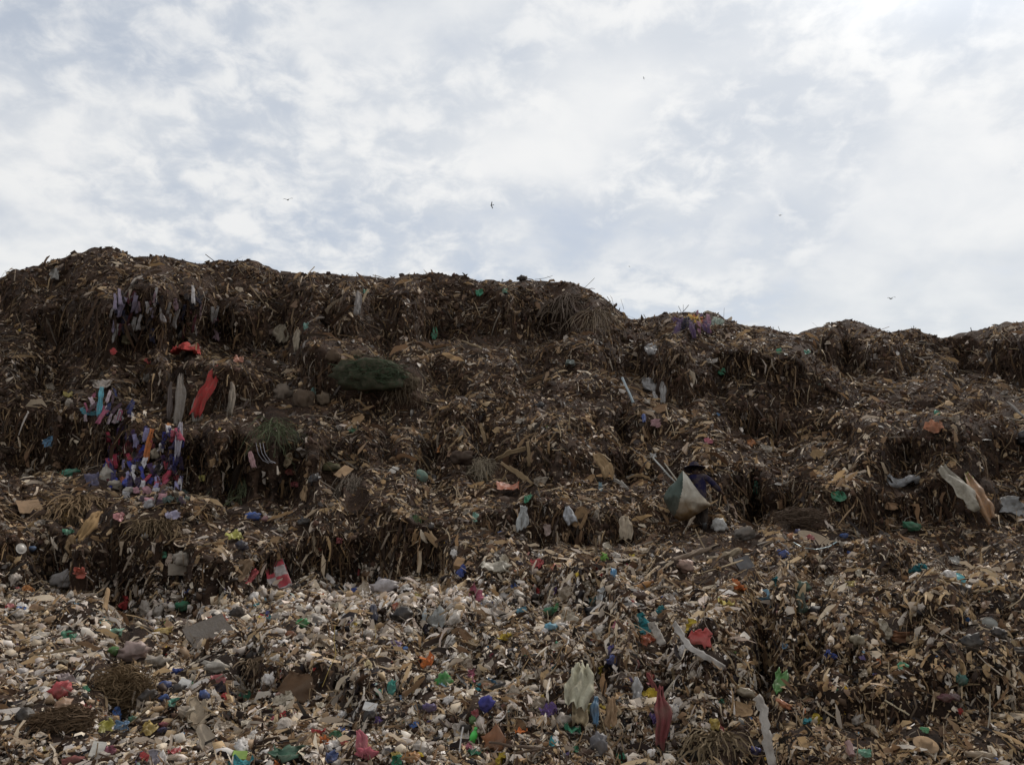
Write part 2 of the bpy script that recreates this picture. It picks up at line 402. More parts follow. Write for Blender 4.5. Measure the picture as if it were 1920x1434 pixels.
def m_tuft(w, h, seed, n=260, width=None, spread=1.0, curl=.25):
    """tangled straw, grass or palm blades drooping from a ragged crown"""
    m = 7; t = np.linspace(0, 1, m); x0 = np.clip(rng.normal(0, .2, n), -.4, .4) * w; z0 = .42 * h - np.abs(rng.normal(0, .24, n)) * h - .5 * np.abs(x0) * h / w
    ang = rng.normal(0, .36, n) * spread + x0 / w * 1.1; ln = h * rng.uniform(.2, .75, n); dep = rng.uniform(-1, .3, n)
    x = x0[:, None] + (ln * np.sin(ang) * .9)[:, None] * t[None] ** .8 + rng.normal(0, .018, (n, m)) * w
    z = z0[:, None] + (ln * .30 * rng.uniform(-.2, 1.3, n))[:, None] * np.sin(t * 3.0)[None] - (ln * np.cos(ang * .8))[:, None] * t[None] ** 1.4
    y = (dep * w * .22)[:, None] * np.sqrt(t)[None] + rng.normal(0, .015, (n, m)) * w
    return ribbons(np.stack([x, y, z], -1), width or max(w, h) * .012)
def m_nest(w, h, seed, n=240, width=None):
    m = 9; d = rng.normal(0, 1, (n, 3)); p = nrm(d) * rng.random((n, 1)) ** .4
    st = nrm(rng.normal(0, 1, (n, 3))); out = [p]
    for k in range(m - 1):
        st = nrm(st + rng.normal(0, .45, (n, 3)) - .55 * p * (np.linalg.norm(p, axis=1, keepdims=True) > .8)); p = p + st * .17; out.append(p)
    P = np.stack(out, 1) * np.array([w * .46, min(w, h) * .36, h * .46]); return ribbons(P, width or w * .012)
def m_lathe(prof, seg=20):
    v, f = [], []
    for r, z in prof:
        for k in range(seg): a = 6.2832 * k / seg; v.append((r * math.cos(a), r * math.sin(a), z))
    for i in range(len(prof) - 1):
        for k in range(seg): j = (k + 1) % seg; f.append([i * seg + k, i * seg + j, (i + 1) * seg + j, (i + 1) * seg + k])
    return np.array(v), np.array(f)
def m_rod(pts, r, seg=6, flat=1.0, taper=.25, rough=.12):
    """bent tapering stick, log or plank through local points"""
    pts = np.array(pts, float); m = len(pts); tg = nrm(np.gradient(pts, axis=0)); up = np.array([0, 0, 1.]) if abs(tg[0, 2]) < .8 else np.array([1., 0, 0])
    v, f = [], []
    for i in range(m):
        a = nrm(np.cross(tg[i], up)); b = np.cross(a, tg[i]); rr = r * (1 - taper * i / (m - 1))
        for k in range(seg):
            t = 6.2832 * (k + .5) / seg; q = rr * (1 + rng.normal(0, rough))
            v.append(pts[i] + a * math.cos(t) * q + b * math.sin(t) * q * flat)
    for i in range(m - 1):
        for k in range(seg): j = (k + 1) % seg; f.append([i * seg + k, i * seg + j, (i + 1) * seg + j, (i + 1) * seg + k])
    f.append(list(range(seg))[::-1]); f.append([(m - 1) * seg + k for k in range(seg)]); return np.array(v), f
def m_slab(w, h, t, seed=0, warp=.06, nx=6, ny=6):
    """board with chipped outline and bent face, closed"""
    u, v = np.meshgrid(np.linspace(-.5, .5, nx), np.linspace(-.5, .5, ny), indexing='ij'); o = seed * 1.7
    q = np.stack([u * 4 + o, v * 4 + o, u * 0], -1); ed = (np.maximum(np.abs(u), np.abs(v)) > .49)
    x = (u + .025 * ed * vnoise(q, 95)) * w; z = (v + .025 * ed * vnoise(q, 96)) * h; y = warp * min(w, h) * (u * u * 2 + vnoise(q * .5, 97))
    A = np.stack([x, -y - t / 2, z], -1).reshape(-1, 3); B = np.stack([x, -y + t / 2, z], -1).reshape(-1, 3)
    g = grid_faces(nx, ny).tolist(); K = nx * ny; f = [list(q_) for q_ in g] + [[K + i for i in q_[::-1]] for q_ in g]
    ring = [i * ny for i in range(nx)] + [(nx - 1) * ny + j for j in range(1, ny)] + [i * ny + ny - 1 for i in range(nx - 2, -1, -1)] + [j for j in range(ny - 2, 0, -1)]
    for a_, b_ in zip(ring, ring[1:] + ring[:1]): f.append([b_, a_, K + a_, K + b_])
    return np.concatenate([A, B]), f

def soiled(col, a=.20):
    k = np.array(lin(col)) * .88; g = k.mean(); k = k * .86 + g * .14          # sun-bleached and dusty
    return (*(k * (1 - a) + np.array([.15, .115, .085]) * a), 1)
def put(o, P, right, up):
    X = Vector(right).normalized(); Z = Vector(up).normalized(); Yv = Z.cross(X).normalized(); X = Yv.cross(Z).normalized()
    o.matrix_world = Matrix(((X.x, Yv.x, Z.x, P.x), (X.y, Yv.y, Z.y, P.y), (X.z, Yv.z, Z.z, P.z), (0, 0, 0, 1)))
def basis(px, py, w, h, lean=1.1, hang=False):
    """plane on the slope that a w x h pixel thing at (px,py) covers"""
    P, n, mpp = at(px, py)
    Pt, _, _ = at(px, py - h * .5); Pb, _, _ = at(px, py + h * .5)
    dz = h * mpp; dy = (Pt.y - Pb.y)
    dy = max(-.25 * dz, min(dy, lean * dz))
    az = math.atan2(P.x, P.y)
    up = Vector((math.sin(az) * dy, math.cos(az) * dy, dz)); right = Vector((math.cos(az), -math.sin(az), 0))
    el = (P.z - CAM[2]) / P.y                                # a leaning plane covers fewer rows than its length
    ln = up.length; vis = abs(dz - dy * el) / max(mpp * h, 1e-6)
    ln = ln / max(vis, .35)
    if Pt.y < P.y - .6 * dz or hang:
        Yn = min(P.y, Pt.y + .3 * dz, Pb.y + .3 * dz) if not hang else min(P.y, Pb.y, Pt.y)
        P = plane_pt(px, py, max(Yn, P.y - 1.2 * dz)); mpp = P.y / F
    return P, n, mpp, right, up, ln
SEED = [0]; FOOT = []
def solid(o, t=.004):
    m = o.modifiers.new('thickness', 'SOLIDIFY'); m.thickness = t; m.offset = 0
HERO = []
def hero(kind, name, px, py, w, h, col, mat, label, cat, roll=0., group=None, **k):
    SEED[0] += 1; sd_ = SEED[0]
    P, n, mpp, right, up, ln = basis(px, py, w, h, hang=kind == 'hang', lean=k.pop('lean', 1.1)); FOOT.append((px, py, w, h)); out = k.pop('out', 0); dust = k.pop('dust', .2)
    P = P + (CAMV - P).normalized() * (.02 + .002 * P.y + out)
    wm, hm = w * mpp, ln; toward = (CAMV - P).normalized(); s = min(wm, hm); part = None
    if kind == 'bag':
        hm = h * mpp; v, f = m_bag(wm, hm, sd_, fine=max(w, h) > 15, **k); up = Vector((0, 0, 1)); P = P + n * s * .22 + toward * s * .15
    elif kind == 'sheet': v, f = m_sheet(wm, hm, sd_, **k); P = P + n * s * .12 + toward * s * .22
    elif kind == 'hang': v, f = m_hang(wm, hm, sd_, **k); P = P + toward * wm * .35
    elif kind == 'tuft': v, f = m_tuft(wm, hm, sd_, **k); P = P + toward * s * .2
    elif kind == 'nest': hm = h * mpp; v, f = m_nest(wm, hm, sd_, **k); up = Vector((0, 0, 1)); P = P + n * s * .15 + toward * s * .1
    elif kind == 'slab': v, f = m_slab(wm, hm, k.get('t', .02), sd_, k.get('warp', .06)); P = P + n * s * .12 + toward * s * .18
    elif kind == 'lathe':
        v, f = m_lathe([(r * wm * .5, z * wm * .5) for r, z in k['prof']]); up = Vector(n) * .6 + toward * k.get('face', .4) + Vector((0, 0, .3)); P = P + n * s * .25 + toward * s * .2
    o = build(name, v, f, MAT[mat], smooth_shade=kind in ('lathe',))
    if kind in ('sheet', 'hang'): solid(o)
    if roll:
        a = math.radians(roll); r0, u0 = right.normalized(), up.normalized(); right = r0 * math.cos(a) + u0 * math.sin(a); up = u0 * math.cos(a) - r0 * math.sin(a)
    put(o, P, right, up); o.color = soiled(col, dust)
    tag(o, label, cat, group); HERO.append(o); return o
def run(name, pts, width, col, mat, label, cat, kind='rod', lift=.02, flat=.35, seg=6, free=False, taper=.25, sag=0.0, group=None):
    """stick, plank, rope or long strip through photograph pixels, each point resting on the hill (free: same distance as the first)"""
    P0, n0, mpp = at(*pts[0]); W3 = []
    if free: Ys = [P0.y] * len(pts)
    else:
        fine_ = []                                              # sample between the points too, so nothing cuts through a bulge
        for (xa, ya), (xb, yb) in zip(pts[:-1], pts[1:]): fine_ += [(xa + (xb - xa) * t, ya + (yb - ya) * t) for t in (0, .33, .66)]
        fine_.append(pts[-1]); hits = [(x, y, at(x, y)[0].y) for x, y in fine_]; mpp = min(h_[2] for h_ in hits) / F
        Ys = [min(h_[2] + .5 * mpp * math.hypot(h_[0] - x, h_[1] - y) for h_ in hits) for x, y in pts]
    for (x, y), Yq in zip(pts, Ys):
        q = plane_pt(x, y, Yq); W3.append(q + (CAMV - q).normalized() * (width * mpp * .6 + lift + .004 * q.y))
    for (xa, ya), (xb, yb) in zip(pts[:-1], pts[1:]):
        for t in (.1, .3, .5, .7, .9): FOOT.append((xa + (xb - xa) * t, ya + (yb - ya) * t, max(width, 6, abs(xb - xa) * .25), max(width, 5, abs(yb - ya) * .25)))
    loc = W3[0]; L3 = [np.array(q - loc) for q in W3]
    pts3 = []
    for a, b in zip(L3[:-1], L3[1:]):
        for t in np.linspace(0, 1, 6 if kind != 'rod' else 4)[:-1]: pts3.append(a * (1 - t) + b * t + rng.normal(0, .07 if kind != 'rod' else .05, 3) * width * mpp)
    pts3.append(L3[-1]); pts3 = np.array(pts3)
    if kind == 'rod': v, f = m_rod(pts3, width * mpp * .5, seg, flat, taper)
    else:
        m = len(pts3); tg = nrm(np.gradient(pts3, axis=0)); tw = np.array((CAMV - loc).normalized()); sdv = nrm(np.cross(tg, tw))
        vs = []
        for i in range(m):
            ww = width * mpp * .5 * (1 + .3 * vnoise(np.array([[i * .7, width, 1.]]), 99)[0])
            for k, e in enumerate((-1, -.55, -.1, .3, .7, 1)): vs.append(pts3[i] + sdv[i] * ww * e * rng.uniform(.7, 1.15) + tw * ww * (.45 if k % 2 else 0) * rng.uniform(.2, 1.2))
        v = np.array(vs); f = grid_faces(m, 6)
    o = build(name, v, f, MAT[mat]); o.location = loc; o.color = soiled(col)
    if kind != 'rod': solid(o)
    tag(o, label, cat, group); HERO.append(o); return o

# ------------------------------------------------------------------ things one can pick out
DISC = [(0, .10), (.55, .10), (.62, .04), (.95, 0), (1, .03), (.95, -.05), (.5, -.04), (0, -.04)]
BOWL = [(0, -.28), (.55, -.26), (.85, 0), (1, .30), (.95, .31), (.8, .02), (.5, -.2), (0, -.22)]
DOME = [(1, -.2), (.98, 0), (.85, .32), (.5, .55), (0, .62)]
HAT = [(1, -.06), (.96, -.02), (.75, 0), (.52, .04), (.47, .34), (.38, .44), (.2, .40), (0, .42)]
# upper left face
hero('sheet', 'red_cloth', 350, 665, 46, 18, '#c81c1c', 'cloth', 'bright red cloth spread flat on the bench above the hanging red cloth', 'cloth', lean=2)
hero('hang', 'red_cloth', 391, 730, 25, 90, '#c01a1e', 'cloth', 'long bright red cloth hanging twisted down the terrace face', 'cloth', roll=-12, gather=.35)
hero('sheet', 'red_rag', 213, 661, 11, 12, '#c83036', 'cloth', 'tiny red rag end at the foot of the dark clothes curtain', 'rag')
hero('sheet', 'red_rag', 278, 679, 11, 9, '#b03030', 'cloth', 'small dull red rag on the bench beside the flat red cloth', 'rag')
hero('sheet', 'printed_wrapper', 447, 678, 18, 12, '#d8835c', 'plastic', 'orange and pink wrapper on the bench right of the red cloths', 'wrapper')
hero('hang', 'grey_cloth', 336, 748, 16, 92, '#847a70', 'cloth', 'wide grey cloth hanging left of the red hanging cloth', 'cloth')
hero('hang', 'grey_cloth', 365, 770, 10, 44, '#9a9286', 'cloth', 'narrow pale grey strip hanging beside the wide grey cloth', 'cloth')
hero('hang', 'grey_cloth', 433, 748, 13, 58, '#857868', 'cloth', 'brownish grey rag hanging right of the red hanging cloth', 'cloth')
hero('hang', 'grey_cloth', 318, 752, 9, 70, '#564a48', 'cloth', 'dark grey strip hanging at the left edge of the grey cloth', 'cloth')
hero('hang', 'teal_cloth', 188, 752, 9, 52, '#3a98a8', 'cloth', 'teal cloth strip hanging over the lip above the clothes heap', 'cloth', gather=.9)
run('teal_cloth', [(152, 765), (162, 775), (176, 775), (186, 770)], 8, '#2f8a98', 'cloth', 'looped teal cloth band caught under the teal strip', 'cloth', kind='strip')
hero('sheet', 'pale_sheet', 197, 727, 34, 12, '#c0b0a0', 'plastic', 'dusty pale sheet lying on the lip above the teal cloth', 'sheet', lean=2)
hero('sheet', 'yellow_scrap', 128, 743, 16, 10, '#c8b040', 'plastic', 'dull yellow scrap on the lip left of the teal cloth', 'scrap')
hero('bag', 'pale_bag', 133, 758, 16, 16, '#b8a894', 'plastic', 'dusty beige bag under the dull yellow scrap', 'bag')
hero('sheet', 'grey_scrap', 278, 709, 20, 17, '#8a8278', 'card', 'grey folded scrap on the bench left of the hanging cloths', 'scrap')
hero('sheet', 'grey_scrap', 104, 519, 17, 19, '#a8a298', 'plastic', 'pale grey torn scrap high on the slope under the tallest crest', 'scrap')
run('plank', [(272, 528), (300, 520), (324, 508)], 7, '#96836a', 'wood', 'weathered plank lying below the crest above the clothes curtain', 'plank', taper=.1)
run('plank', [(255, 529), (245, 540), (232, 556)], 8, '#7a7064', 'wood', 'grey board end jutting down beside the clothes curtain', 'plank', taper=.1)
run('stick', [(267, 617), (251, 661)], 4, '#9a6a48', 'wood', 'reddish brown stick standing at the foot of the clothes curtain', 'stick')
run('stick', [(88, 598), (97, 620), (107, 648)], 7, '#5a4c40', 'wood', 'thick dark pole leaning on the far left face', 'pole')
run('stick', [(27, 528), (29, 506)], 4, '#b09a80', 'wood', 'pale bent stalk upright on the left slope', 'stalk')
run('bent_tube', [(503, 603), (510, 592), (512, 582)], 5, '#b89c78', 'hard', 'pale tan bent tube on the slope above the net bundle', 'tube')
hero('hang', 'olive_cloth', 237, 634, 18, 24, '#8a805e', 'cloth', 'olive folded cloth at the foot of the clothes curtain', 'cloth')
# net bundle
hero('bag', 'net_bundle', 688, 716, 128, 66, '#2b3b24', 'cloth', 'dull green bundle of matted netting bulging over a hollow', 'net', out=.25)
hero('bag', 'straw_bundle', 752, 728, 78, 52, '#54452f', 'cloth', 'brown straw bundle matted over the right end of the green netting', 'straw', out=.2)
hero('nest', 'loose_netting', 694, 714, 132, 64, '#3d5a3c', 'fibre', 'loose green threads over the dull green bundle', 'netting', n=420, out=.55, width=.03)
hero('tuft', 'loose_straw', 756, 728, 80, 74, '#6e5d44', 'fibre', 'loose dry straw hanging from the brown straw bundle', 'straw', n=130, out=.5)
hero('bag', 'brown_sack', 623, 672, 34, 26, '#5c4632', 'cloth', 'brown sack left above the green net bundle', 'sack')
hero('bag', 'brown_sack', 667, 669, 28, 18, '#7a6248', 'cloth', 'light brown sack resting on top of the green net bundle', 'sack')
hero('bag', 'grey_sack', 533, 744, 40, 42, '#7c6c5c', 'cloth', 'greyish brown sack bulging from the face left of the net bundle', 'sack')
hero('bag', 'grey_sack', 570, 760, 44, 48, '#5e4a38', 'cloth', 'large dark brown sack below and left of the net bundle', 'sack')
hero('bag', 'grey_sack', 606, 752, 30, 30, '#78654f', 'cloth', 'rounded tan sack nearest below the green net bundle', 'sack')
hero('hang', 'pale_rag', 527, 628, 26, 34, '#9a8c74', 'cloth', 'pale rag bunched on the slope under the bent tan tube', 'rag')
hero('hang', 'pale_rag', 557, 640, 14, 40, '#a09078', 'cloth', 'pale yellowish rag hanging beside the bunched rag', 'rag')
hero('hang', 'pale_rag', 672, 570, 14, 44, '#8f8884', 'cloth', 'grey torn rag strip hanging near the crest above the net bundle', 'rag')
for i, (x, y, w, h, c, l) in enumerate([
    (898, 551, 14, 12, '#22a878', 'bright green scrap just under the long flat crest'), (812, 626, 12, 26, '#1f9a6c', 'bright green strip hanging in the dark face above the net bundle'),
    (684, 549, 10, 8, '#259a78', 'green bit beside the grey torn rag strip'), (947, 548, 10, 9, '#2a8a68', 'dull green bit right of the bright green scrap'),
    (696, 680, 12, 8, '#28a07a', 'small green tag lying on the net bundle top'), (575, 613, 10, 12, '#3a8a78', 'teal green bit above the bunched pale rag'),
    (588, 735, 9, 14, '#3f7a70', 'dull teal strip between the sacks'), (1352, 700, 12, 11, '#1fa070', 'vivid green bit stuck in the right dark face'),
    (1461, 661, 11, 8, '#20a878', 'green bit on the right slope, leftmost of a pair'), (1511, 663, 12, 9, '#2a9070', 'green bit on the right slope, rightmost of a pair'),
    (1757, 777, 10, 8, '#2a9a78', 'green bit on the far right bench above an orange rag')]):
    hero('sheet', 'green_scrap', x, y, w, h, c, 'plastic', l, 'scrap')
hero('slab', 'cardboard', 803, 582, 15, 14, '#8a6a4c', 'card', 'square brown cardboard piece under the long flat crest', 'cardboard', roll=-15)
hero('slab', 'cardboard', 557, 570, 13, 16, '#7c5c42', 'card', 'brown cardboard piece left of the grey torn rag strip', 'cardboard', roll=-20)
hero('tuft', 'straw_tuft', 1064, 580, 72, 74, '#5c4a3a', 'fibre', 'large greyish brown mass of dry straw draped under the crest', 'straw', n=150)
hero('tuft', 'straw_tuft', 1118, 600, 46, 62, '#7f6a50', 'fibre', 'smaller dry straw mass drooping right of the large one', 'straw', n=120)
run('stick', [(1003, 524), (1020, 522), (1036, 517)], 2.2, '#3a332e', 'wood', 'thin dark stick poking level over the long crest', 'stick', free=True)
hero('bag', 'black_bag', 980, 524, 22, 12, '#26242a', 'plastic', 'black bag lying on the skyline of the long crest', 'bag')
run('stick', [(1170, 580), (1164, 561)], 1.8, '#4a4038', 'wood', 'thin stalk upright where the crest drops', 'stick', free=True)
run('stick', [(1357, 596), (1358, 577)], 1.8, '#4a4038', 'wood', 'thin stalk upright on the middle crest', 'stick', free=True)
run('stick', [(1278, 588), (1291, 572)], 4, '#4f423a', 'wood', 'short dark beam rising over the colourful crest rags', 'stick', free=True)
run('stick', [(1279, 588), (1272, 574)], 2.5, '#7a6c62', 'wood', 'grey splinter leaning left over the colourful crest rags', 'stick', free=True)
run('stick', [(1281, 588), (1281, 571)], 2.2, '#6a5e58', 'wood', 'thin upright splinter over the colourful crest rags', 'stick', free=True)
run('stick', [(1568, 611), (1588, 601)], 4.5, '#2f2926', 'wood', 'dark beam end jutting over the right crest', 'beam', free=True)
run('stick', [(1822, 622), (1820, 614)], 3, '#3a322e', 'wood', 'short stump on the far right crest', 'stick', free=True)
run('stick', [(1432, 634), (1441, 615)], 4, '#8a7a66', 'wood', 'pale stalk leaning on the right crest', 'stalk', free=True)
hero('slab', 'roof_tile', 536, 513, 20, 6, '#6a5648', 'card', 'brown flat tile lying on the crest saddle', 'tile', lean=2)
hero('sheet', 'grey_tarp', 1221, 728, 32, 24, '#b5b0ac', 'plastic', 'pale grey tarp piece folded on the middle right slope', 'tarp')
hero('hang', 'grey_tarp', 1244, 738, 12, 42, '#a8a29c', 'plastic', 'pale grey tarp strip hanging right of the folded tarp', 'tarp')
hero('hang', 'grey_tarp', 1228, 748, 9, 26, '#b8b2ac', 'plastic', 'short pale tarp tail under the folded tarp', 'tarp')
run('pipe', [(1166, 708), (1188, 755)], 5, '#a8b8bc', 'hard', 'pale bluish pipe slanting down the middle slope', 'pipe', taper=0, flat=1, seg=8)
run('plank', [(1224, 858), (1270, 908)], 6, '#a8aaa4', 'wood', 'pale grey plank slanting down to the sack', 'plank', taper=.1)
run('plank', [(1246, 868), (1274, 906)], 5, '#b0a894', 'wood', 'second pale plank slanting beside the first to the sack', 'plank', taper=.1)
hero('sheet', 'white_scrap', 1225, 856, 12, 8, '#d8d4cc', 'plastic', 'white scrap at the upper end of the pale grey plank', 'scrap')
hero('sheet', 'pale_sheet', 1331, 682, 24, 11, '#a89c90', 'plastic', 'pale curled sheet on the right dark face', 'sheet', roll=12)
hero('sheet', 'pale_sheet', 1221, 659, 22, 18, '#b4aeaa', 'plastic', 'pale bag film below the saddle of the crest', 'sheet')
hero('sheet', 'blue_scrap', 1207, 786, 8, 16, '#3a5ca8', 'plastic', 'small blue strip on the middle right slope below the tarp', 'scrap')
hero('sheet', 'pink_scrap', 1230, 796, 20, 14, '#b8888a', 'cloth', 'dusty pink cloth scrap right of the small blue strip', 'scrap')
hero('sheet', 'pink_scrap', 1328, 831, 16, 9, '#c86878', 'cloth', 'pink scrap on the slope above the person', 'scrap')
hero('sheet', 'orange_scrap', 1408, 833, 20, 10, '#e08838', 'plastic', 'bright orange scrap on the slope above and right of the person', 'scrap')
hero('sheet', 'orange_rag', 1754, 806, 28, 20, '#c88058', 'cloth', 'faded orange rag on the far right bench', 'rag', lean=2)
hero('sheet', 'white_rag', 1860, 668, 14, 22, '#b8b0a8', 'cloth', 'whitish rag hanging from the far right crest', 'rag')
run('plank', [(1888, 752), (1925, 785)], 12, '#8f8880', 'wood', 'wide grey plank sloping at the far right edge', 'plank', taper=0)
run('plank', [(1880, 782), (1925, 790)], 7, '#a09078', 'wood', 'tan plank lying below the wide grey plank', 'plank', taper=0)
run('stick', [(1800, 694), (1853, 707)], 4, '#8f7c5c', 'wood', 'long tan stick under the far right overhang', 'stick')
hero('lathe', 'pale_container', 1063, 682, 10, 14, '#b0bcb0', 'hard', 'pale greenish tub on the middle slope, left of two', 'tub', prof=[(.8, -1), (.9, .9), (1, 1), (.85, .95), (.7, -.8), (0, -.9)])
hero('lathe', 'pale_container', 1075, 683, 10, 14, '#b8c0b8', 'hard', 'pale greenish tub on the middle slope, right of two', 'tub', prof=[(.8, -1), (.9, .9), (1, 1), (.85, .95), (.7, -.8), (0, -.9)])
# terrace with the clothes heap
hero('bag', 'teal_bag', 126, 894, 44, 20, '#2f9a78', 'plastic', 'teal green bag lying left of the clothes heap', 'bag', roll=15)
hero('bag', 'white_sack', 195, 898, 26, 40, '#c0b4a2', 'plastic', 'lumpy beige white sack at the left foot of the clothes heap', 'sack', neck=True)
hero('bag', 'white_sack', 212, 914, 30, 20, '#bcae98', 'plastic', 'second beige sack slumped at the clothes heap foot', 'sack')
hero('sheet', 'striped_scarf', 173, 906, 24, 28, '#4a4a68', 'cloth', 'dark blue and white scarf beside the beige sack', 'scarf')
hero('hang', 'orange_strip', 278, 836, 11, 64, '#e07a28', 'cloth', 'vivid orange cloth strip hanging in the clothes heap', 'cloth', roll=-8, gather=.9)
hero('sheet', 'orange_scrap', 316, 800, 9, 11, '#d88a40', 'cloth', 'small orange rag on the lip right of the orange strip', 'rag')
hero('bag', 'blue_bag', 240, 908, 16, 20, '#2848c8', 'plastic', 'vivid blue bag at the foot of the clothes heap', 'bag')
hero('sheet', 'orange_scrap', 231, 901, 10, 10, '#d86838', 'plastic', 'small orange scrap left of the vivid blue bag', 'scrap')
hero('bag', 'white_bag', 242, 925, 24, 16, '#c8bcae', 'plastic', 'whitish bag under the vivid blue bag', 'bag')
hero('hang', 'grey_cloth', 335, 826, 13, 66, '#9a94a0', 'cloth', 'pale lilac grey cloth hanging at the right of the clothes heap', 'cloth')
hero('bag', 'pale_bundle', 297, 851, 20, 22, '#a89880', 'cloth', 'tan cloth bundle in the middle of the clothes heap', 'bundle')
hero('bag', 'pale_bundle', 297, 873, 18, 22, '#b0a290', 'cloth', 'pale cloth bundle under the tan bundle', 'bundle')
hero('sheet', 'pink_bag', 224, 971, 16, 16, '#e08a88', 'plastic', 'pink film bag below the clothes heap', 'bag')
hero('slab', 'cardboard', 57, 952, 38, 22, '#9a7854', 'card', 'brown cardboard sheet on the far left bench', 'cardboard', roll=12, lean=2)
hero('hang', 'yellow_husk', 134, 958, 12, 54, '#c89848', 'fibre', 'yellow dry leaf sheath hanging over the palm leaves', 'leaf', roll=-18, gather=.8)
hero('tuft', 'palm_leaves', 150, 960, 120, 62, '#8a6c44', 'fibre', 'brown heap of drooping dry palm leaves on the left bench', 'palm leaves', n=260, width=.045, spread=1.6)
hero('hang', 'dry_leaf', 168, 988, 22, 52, '#a8824c', 'fibre', 'broad tan dry leaf under the palm leaf heap', 'leaf', roll=-25)
hero('hang', 'dry_leaf', 133, 1022, 20, 34, '#9a7a50', 'fibre', 'tan dry leaf end on the left lower face', 'leaf')
hero('tuft', 'palm_leaves', 290, 990, 90, 40, '#7c6442', 'fibre', 'olive brown palm leaves spilling over the left lower lip', 'palm leaves', n=180, width=.035, spread=1.7)
hero('sheet', 'green_scrap', 128, 1000, 18, 9, '#3a9a70', 'plastic', 'green film scrap under the palm leaf heap', 'scrap')
hero('lathe', 'white_lid', 38, 1028, 20, 8, '#d0c4b4', 'hard', 'white round lid on the far left lower face', 'lid', prof=DISC)  # a loose lid, built as a shallow disc
hero('bag', 'blue_bag', 56, 1030, 15, 12, '#3a6a98', 'plastic', 'dull blue bag beside the white round lid', 'bag')
hero('bag', 'white_cup', 271, 1006, 14, 14, '#d8d0c4', 'hard', 'white crumpled cup on the left lower lip', 'cup')
hero('sheet', 'yellow_net', 440, 1010, 26, 14, '#c8c038', 'plastic', 'yellow net bag on the bench left of the black bag', 'net bag', lean=2)
hero('bag', 'blue_bag', 470, 972, 28, 18, '#2f66c0', 'plastic', 'bright blue crumpled bag on the left middle bench', 'bag')
hero('bag', 'pink_bag', 496, 976, 15, 14, '#c88a88', 'plastic', 'dusty pink bag right of the bright blue bag', 'bag')
hero('bag', 'navy_bag', 452, 1028, 26, 20, '#252c48', 'plastic', 'navy bag with folds on the lip under the yellow net bag', 'bag')
hero('sheet', 'lilac_rag', 323, 971, 24, 12, '#a8a0b8', 'cloth', 'pale lilac rag on the bench below the clothes heap', 'rag', lean=2)
hero('sheet', 'orange_wrapper', 151, 1071, 20, 16, '#e05a3a', 'plastic', 'red orange wrapper on the white sack of the left lower face', 'wrapper', roll=-20)
run('stick', [(146, 1066), (176, 1090)], 2.4, '#c8bcb0', 'wood', 'thin pale stick across the red orange wrapper', 'stick')
hero('bag', 'white_sack', 130, 1088, 44, 34, '#a8a09a', 'plastic', 'dirty whitish sack at the foot of the left lower face', 'sack')
hero('sheet', 'yellow_scrap', 380, 898, 12, 10, '#d0c048', 'plastic', 'yellow scrap right of the clothes heap', 'scrap')
hero('bag', 'foam_block', 350, 1046, 36, 28, '#b8aa98', 'card', 'dirty pale foam chunk on the left lower bench edge', 'foam')
hero('slab', 'foam_block', 340, 1068, 44, 20, '#b0a08c', 'card', 'broken pale foam slab under the foam chunk', 'foam', t=.06)
hero('bag', 'dark_bag', 571, 983, 28, 18, '#3c3c40', 'plastic', 'dark grey bag on the middle bench', 'bag')
# checked cloth arch
def checked(o):
    m = bpy.data.materials.new('red_white_check'); m.use_nodes = True; t = m.node_tree; b = t.nodes['Principled BSDF']
    c = t.nodes.new('ShaderNodeTexChecker'); c.inputs['Color1'].default_value = (.42, .04, .055, 1); c.inputs['Color2'].default_value = (.45, .39, .36, 1); c.inputs['Scale'].default_value = 3.6
    tcn = t.nodes.new('ShaderNodeTexCoord'); mp = t.nodes.new('ShaderNodeMapping'); mp.inputs['Scale'].default_value = (1, 0, 1); mp.inputs['Location'].default_value = (.05, .01, .06)
    t.links.new(tcn.outputs['Object'], mp.inputs[0]); t.links.new(mp.outputs[0], c.inputs['Vector']); no = t.nodes.new('ShaderNodeTexNoise'); no.inputs['Scale'].default_value = 6; no.inputs['Detail'].default_value = 6; t.links.new(tcn.outputs['Object'], no.inputs['Vector'])
    mr = t.nodes.new('ShaderNodeMapRange'); mr.inputs[1].default_value = .38; mr.inputs[2].default_value = .75; mr.inputs[4].default_value = .85; t.links.new(no.outputs[0], mr.inputs[0])
    mx = t.nodes.new('ShaderNodeMix'); mx.data_type = 'RGBA'; mx.inputs[7].default_value = (.13, .10, .075, 1); t.links.new(mr.outputs[0], mx.inputs[0]); t.links.new(c.outputs[0], mx.inputs[6])
    t.links.new(mx.outputs[2], b.inputs['Base Color']); b.inputs['Roughness'].default_value = .8
    o.data.materials.clear(); o.data.materials.append(m)
checked(hero('sheet', 'checked_cloth', 515, 1078, 38, 54, '#c03040', 'cloth', 'red and white checked cloth propped up above the pale band', 'cloth', roll=18, fold=.09, corner=0, ragged=.06))
hero('sheet', 'red_cloth', 468, 1084, 15, 28, '#b03440', 'cloth', 'dull red cloth end left of the checked cloth', 'cloth', roll=-25)
hero('sheet', 'brown_sheet', 448, 1072, 26, 40, '#86694a', 'card', 'brown stiff sheet standing left of the checked cloth', 'sheet', roll=-30)
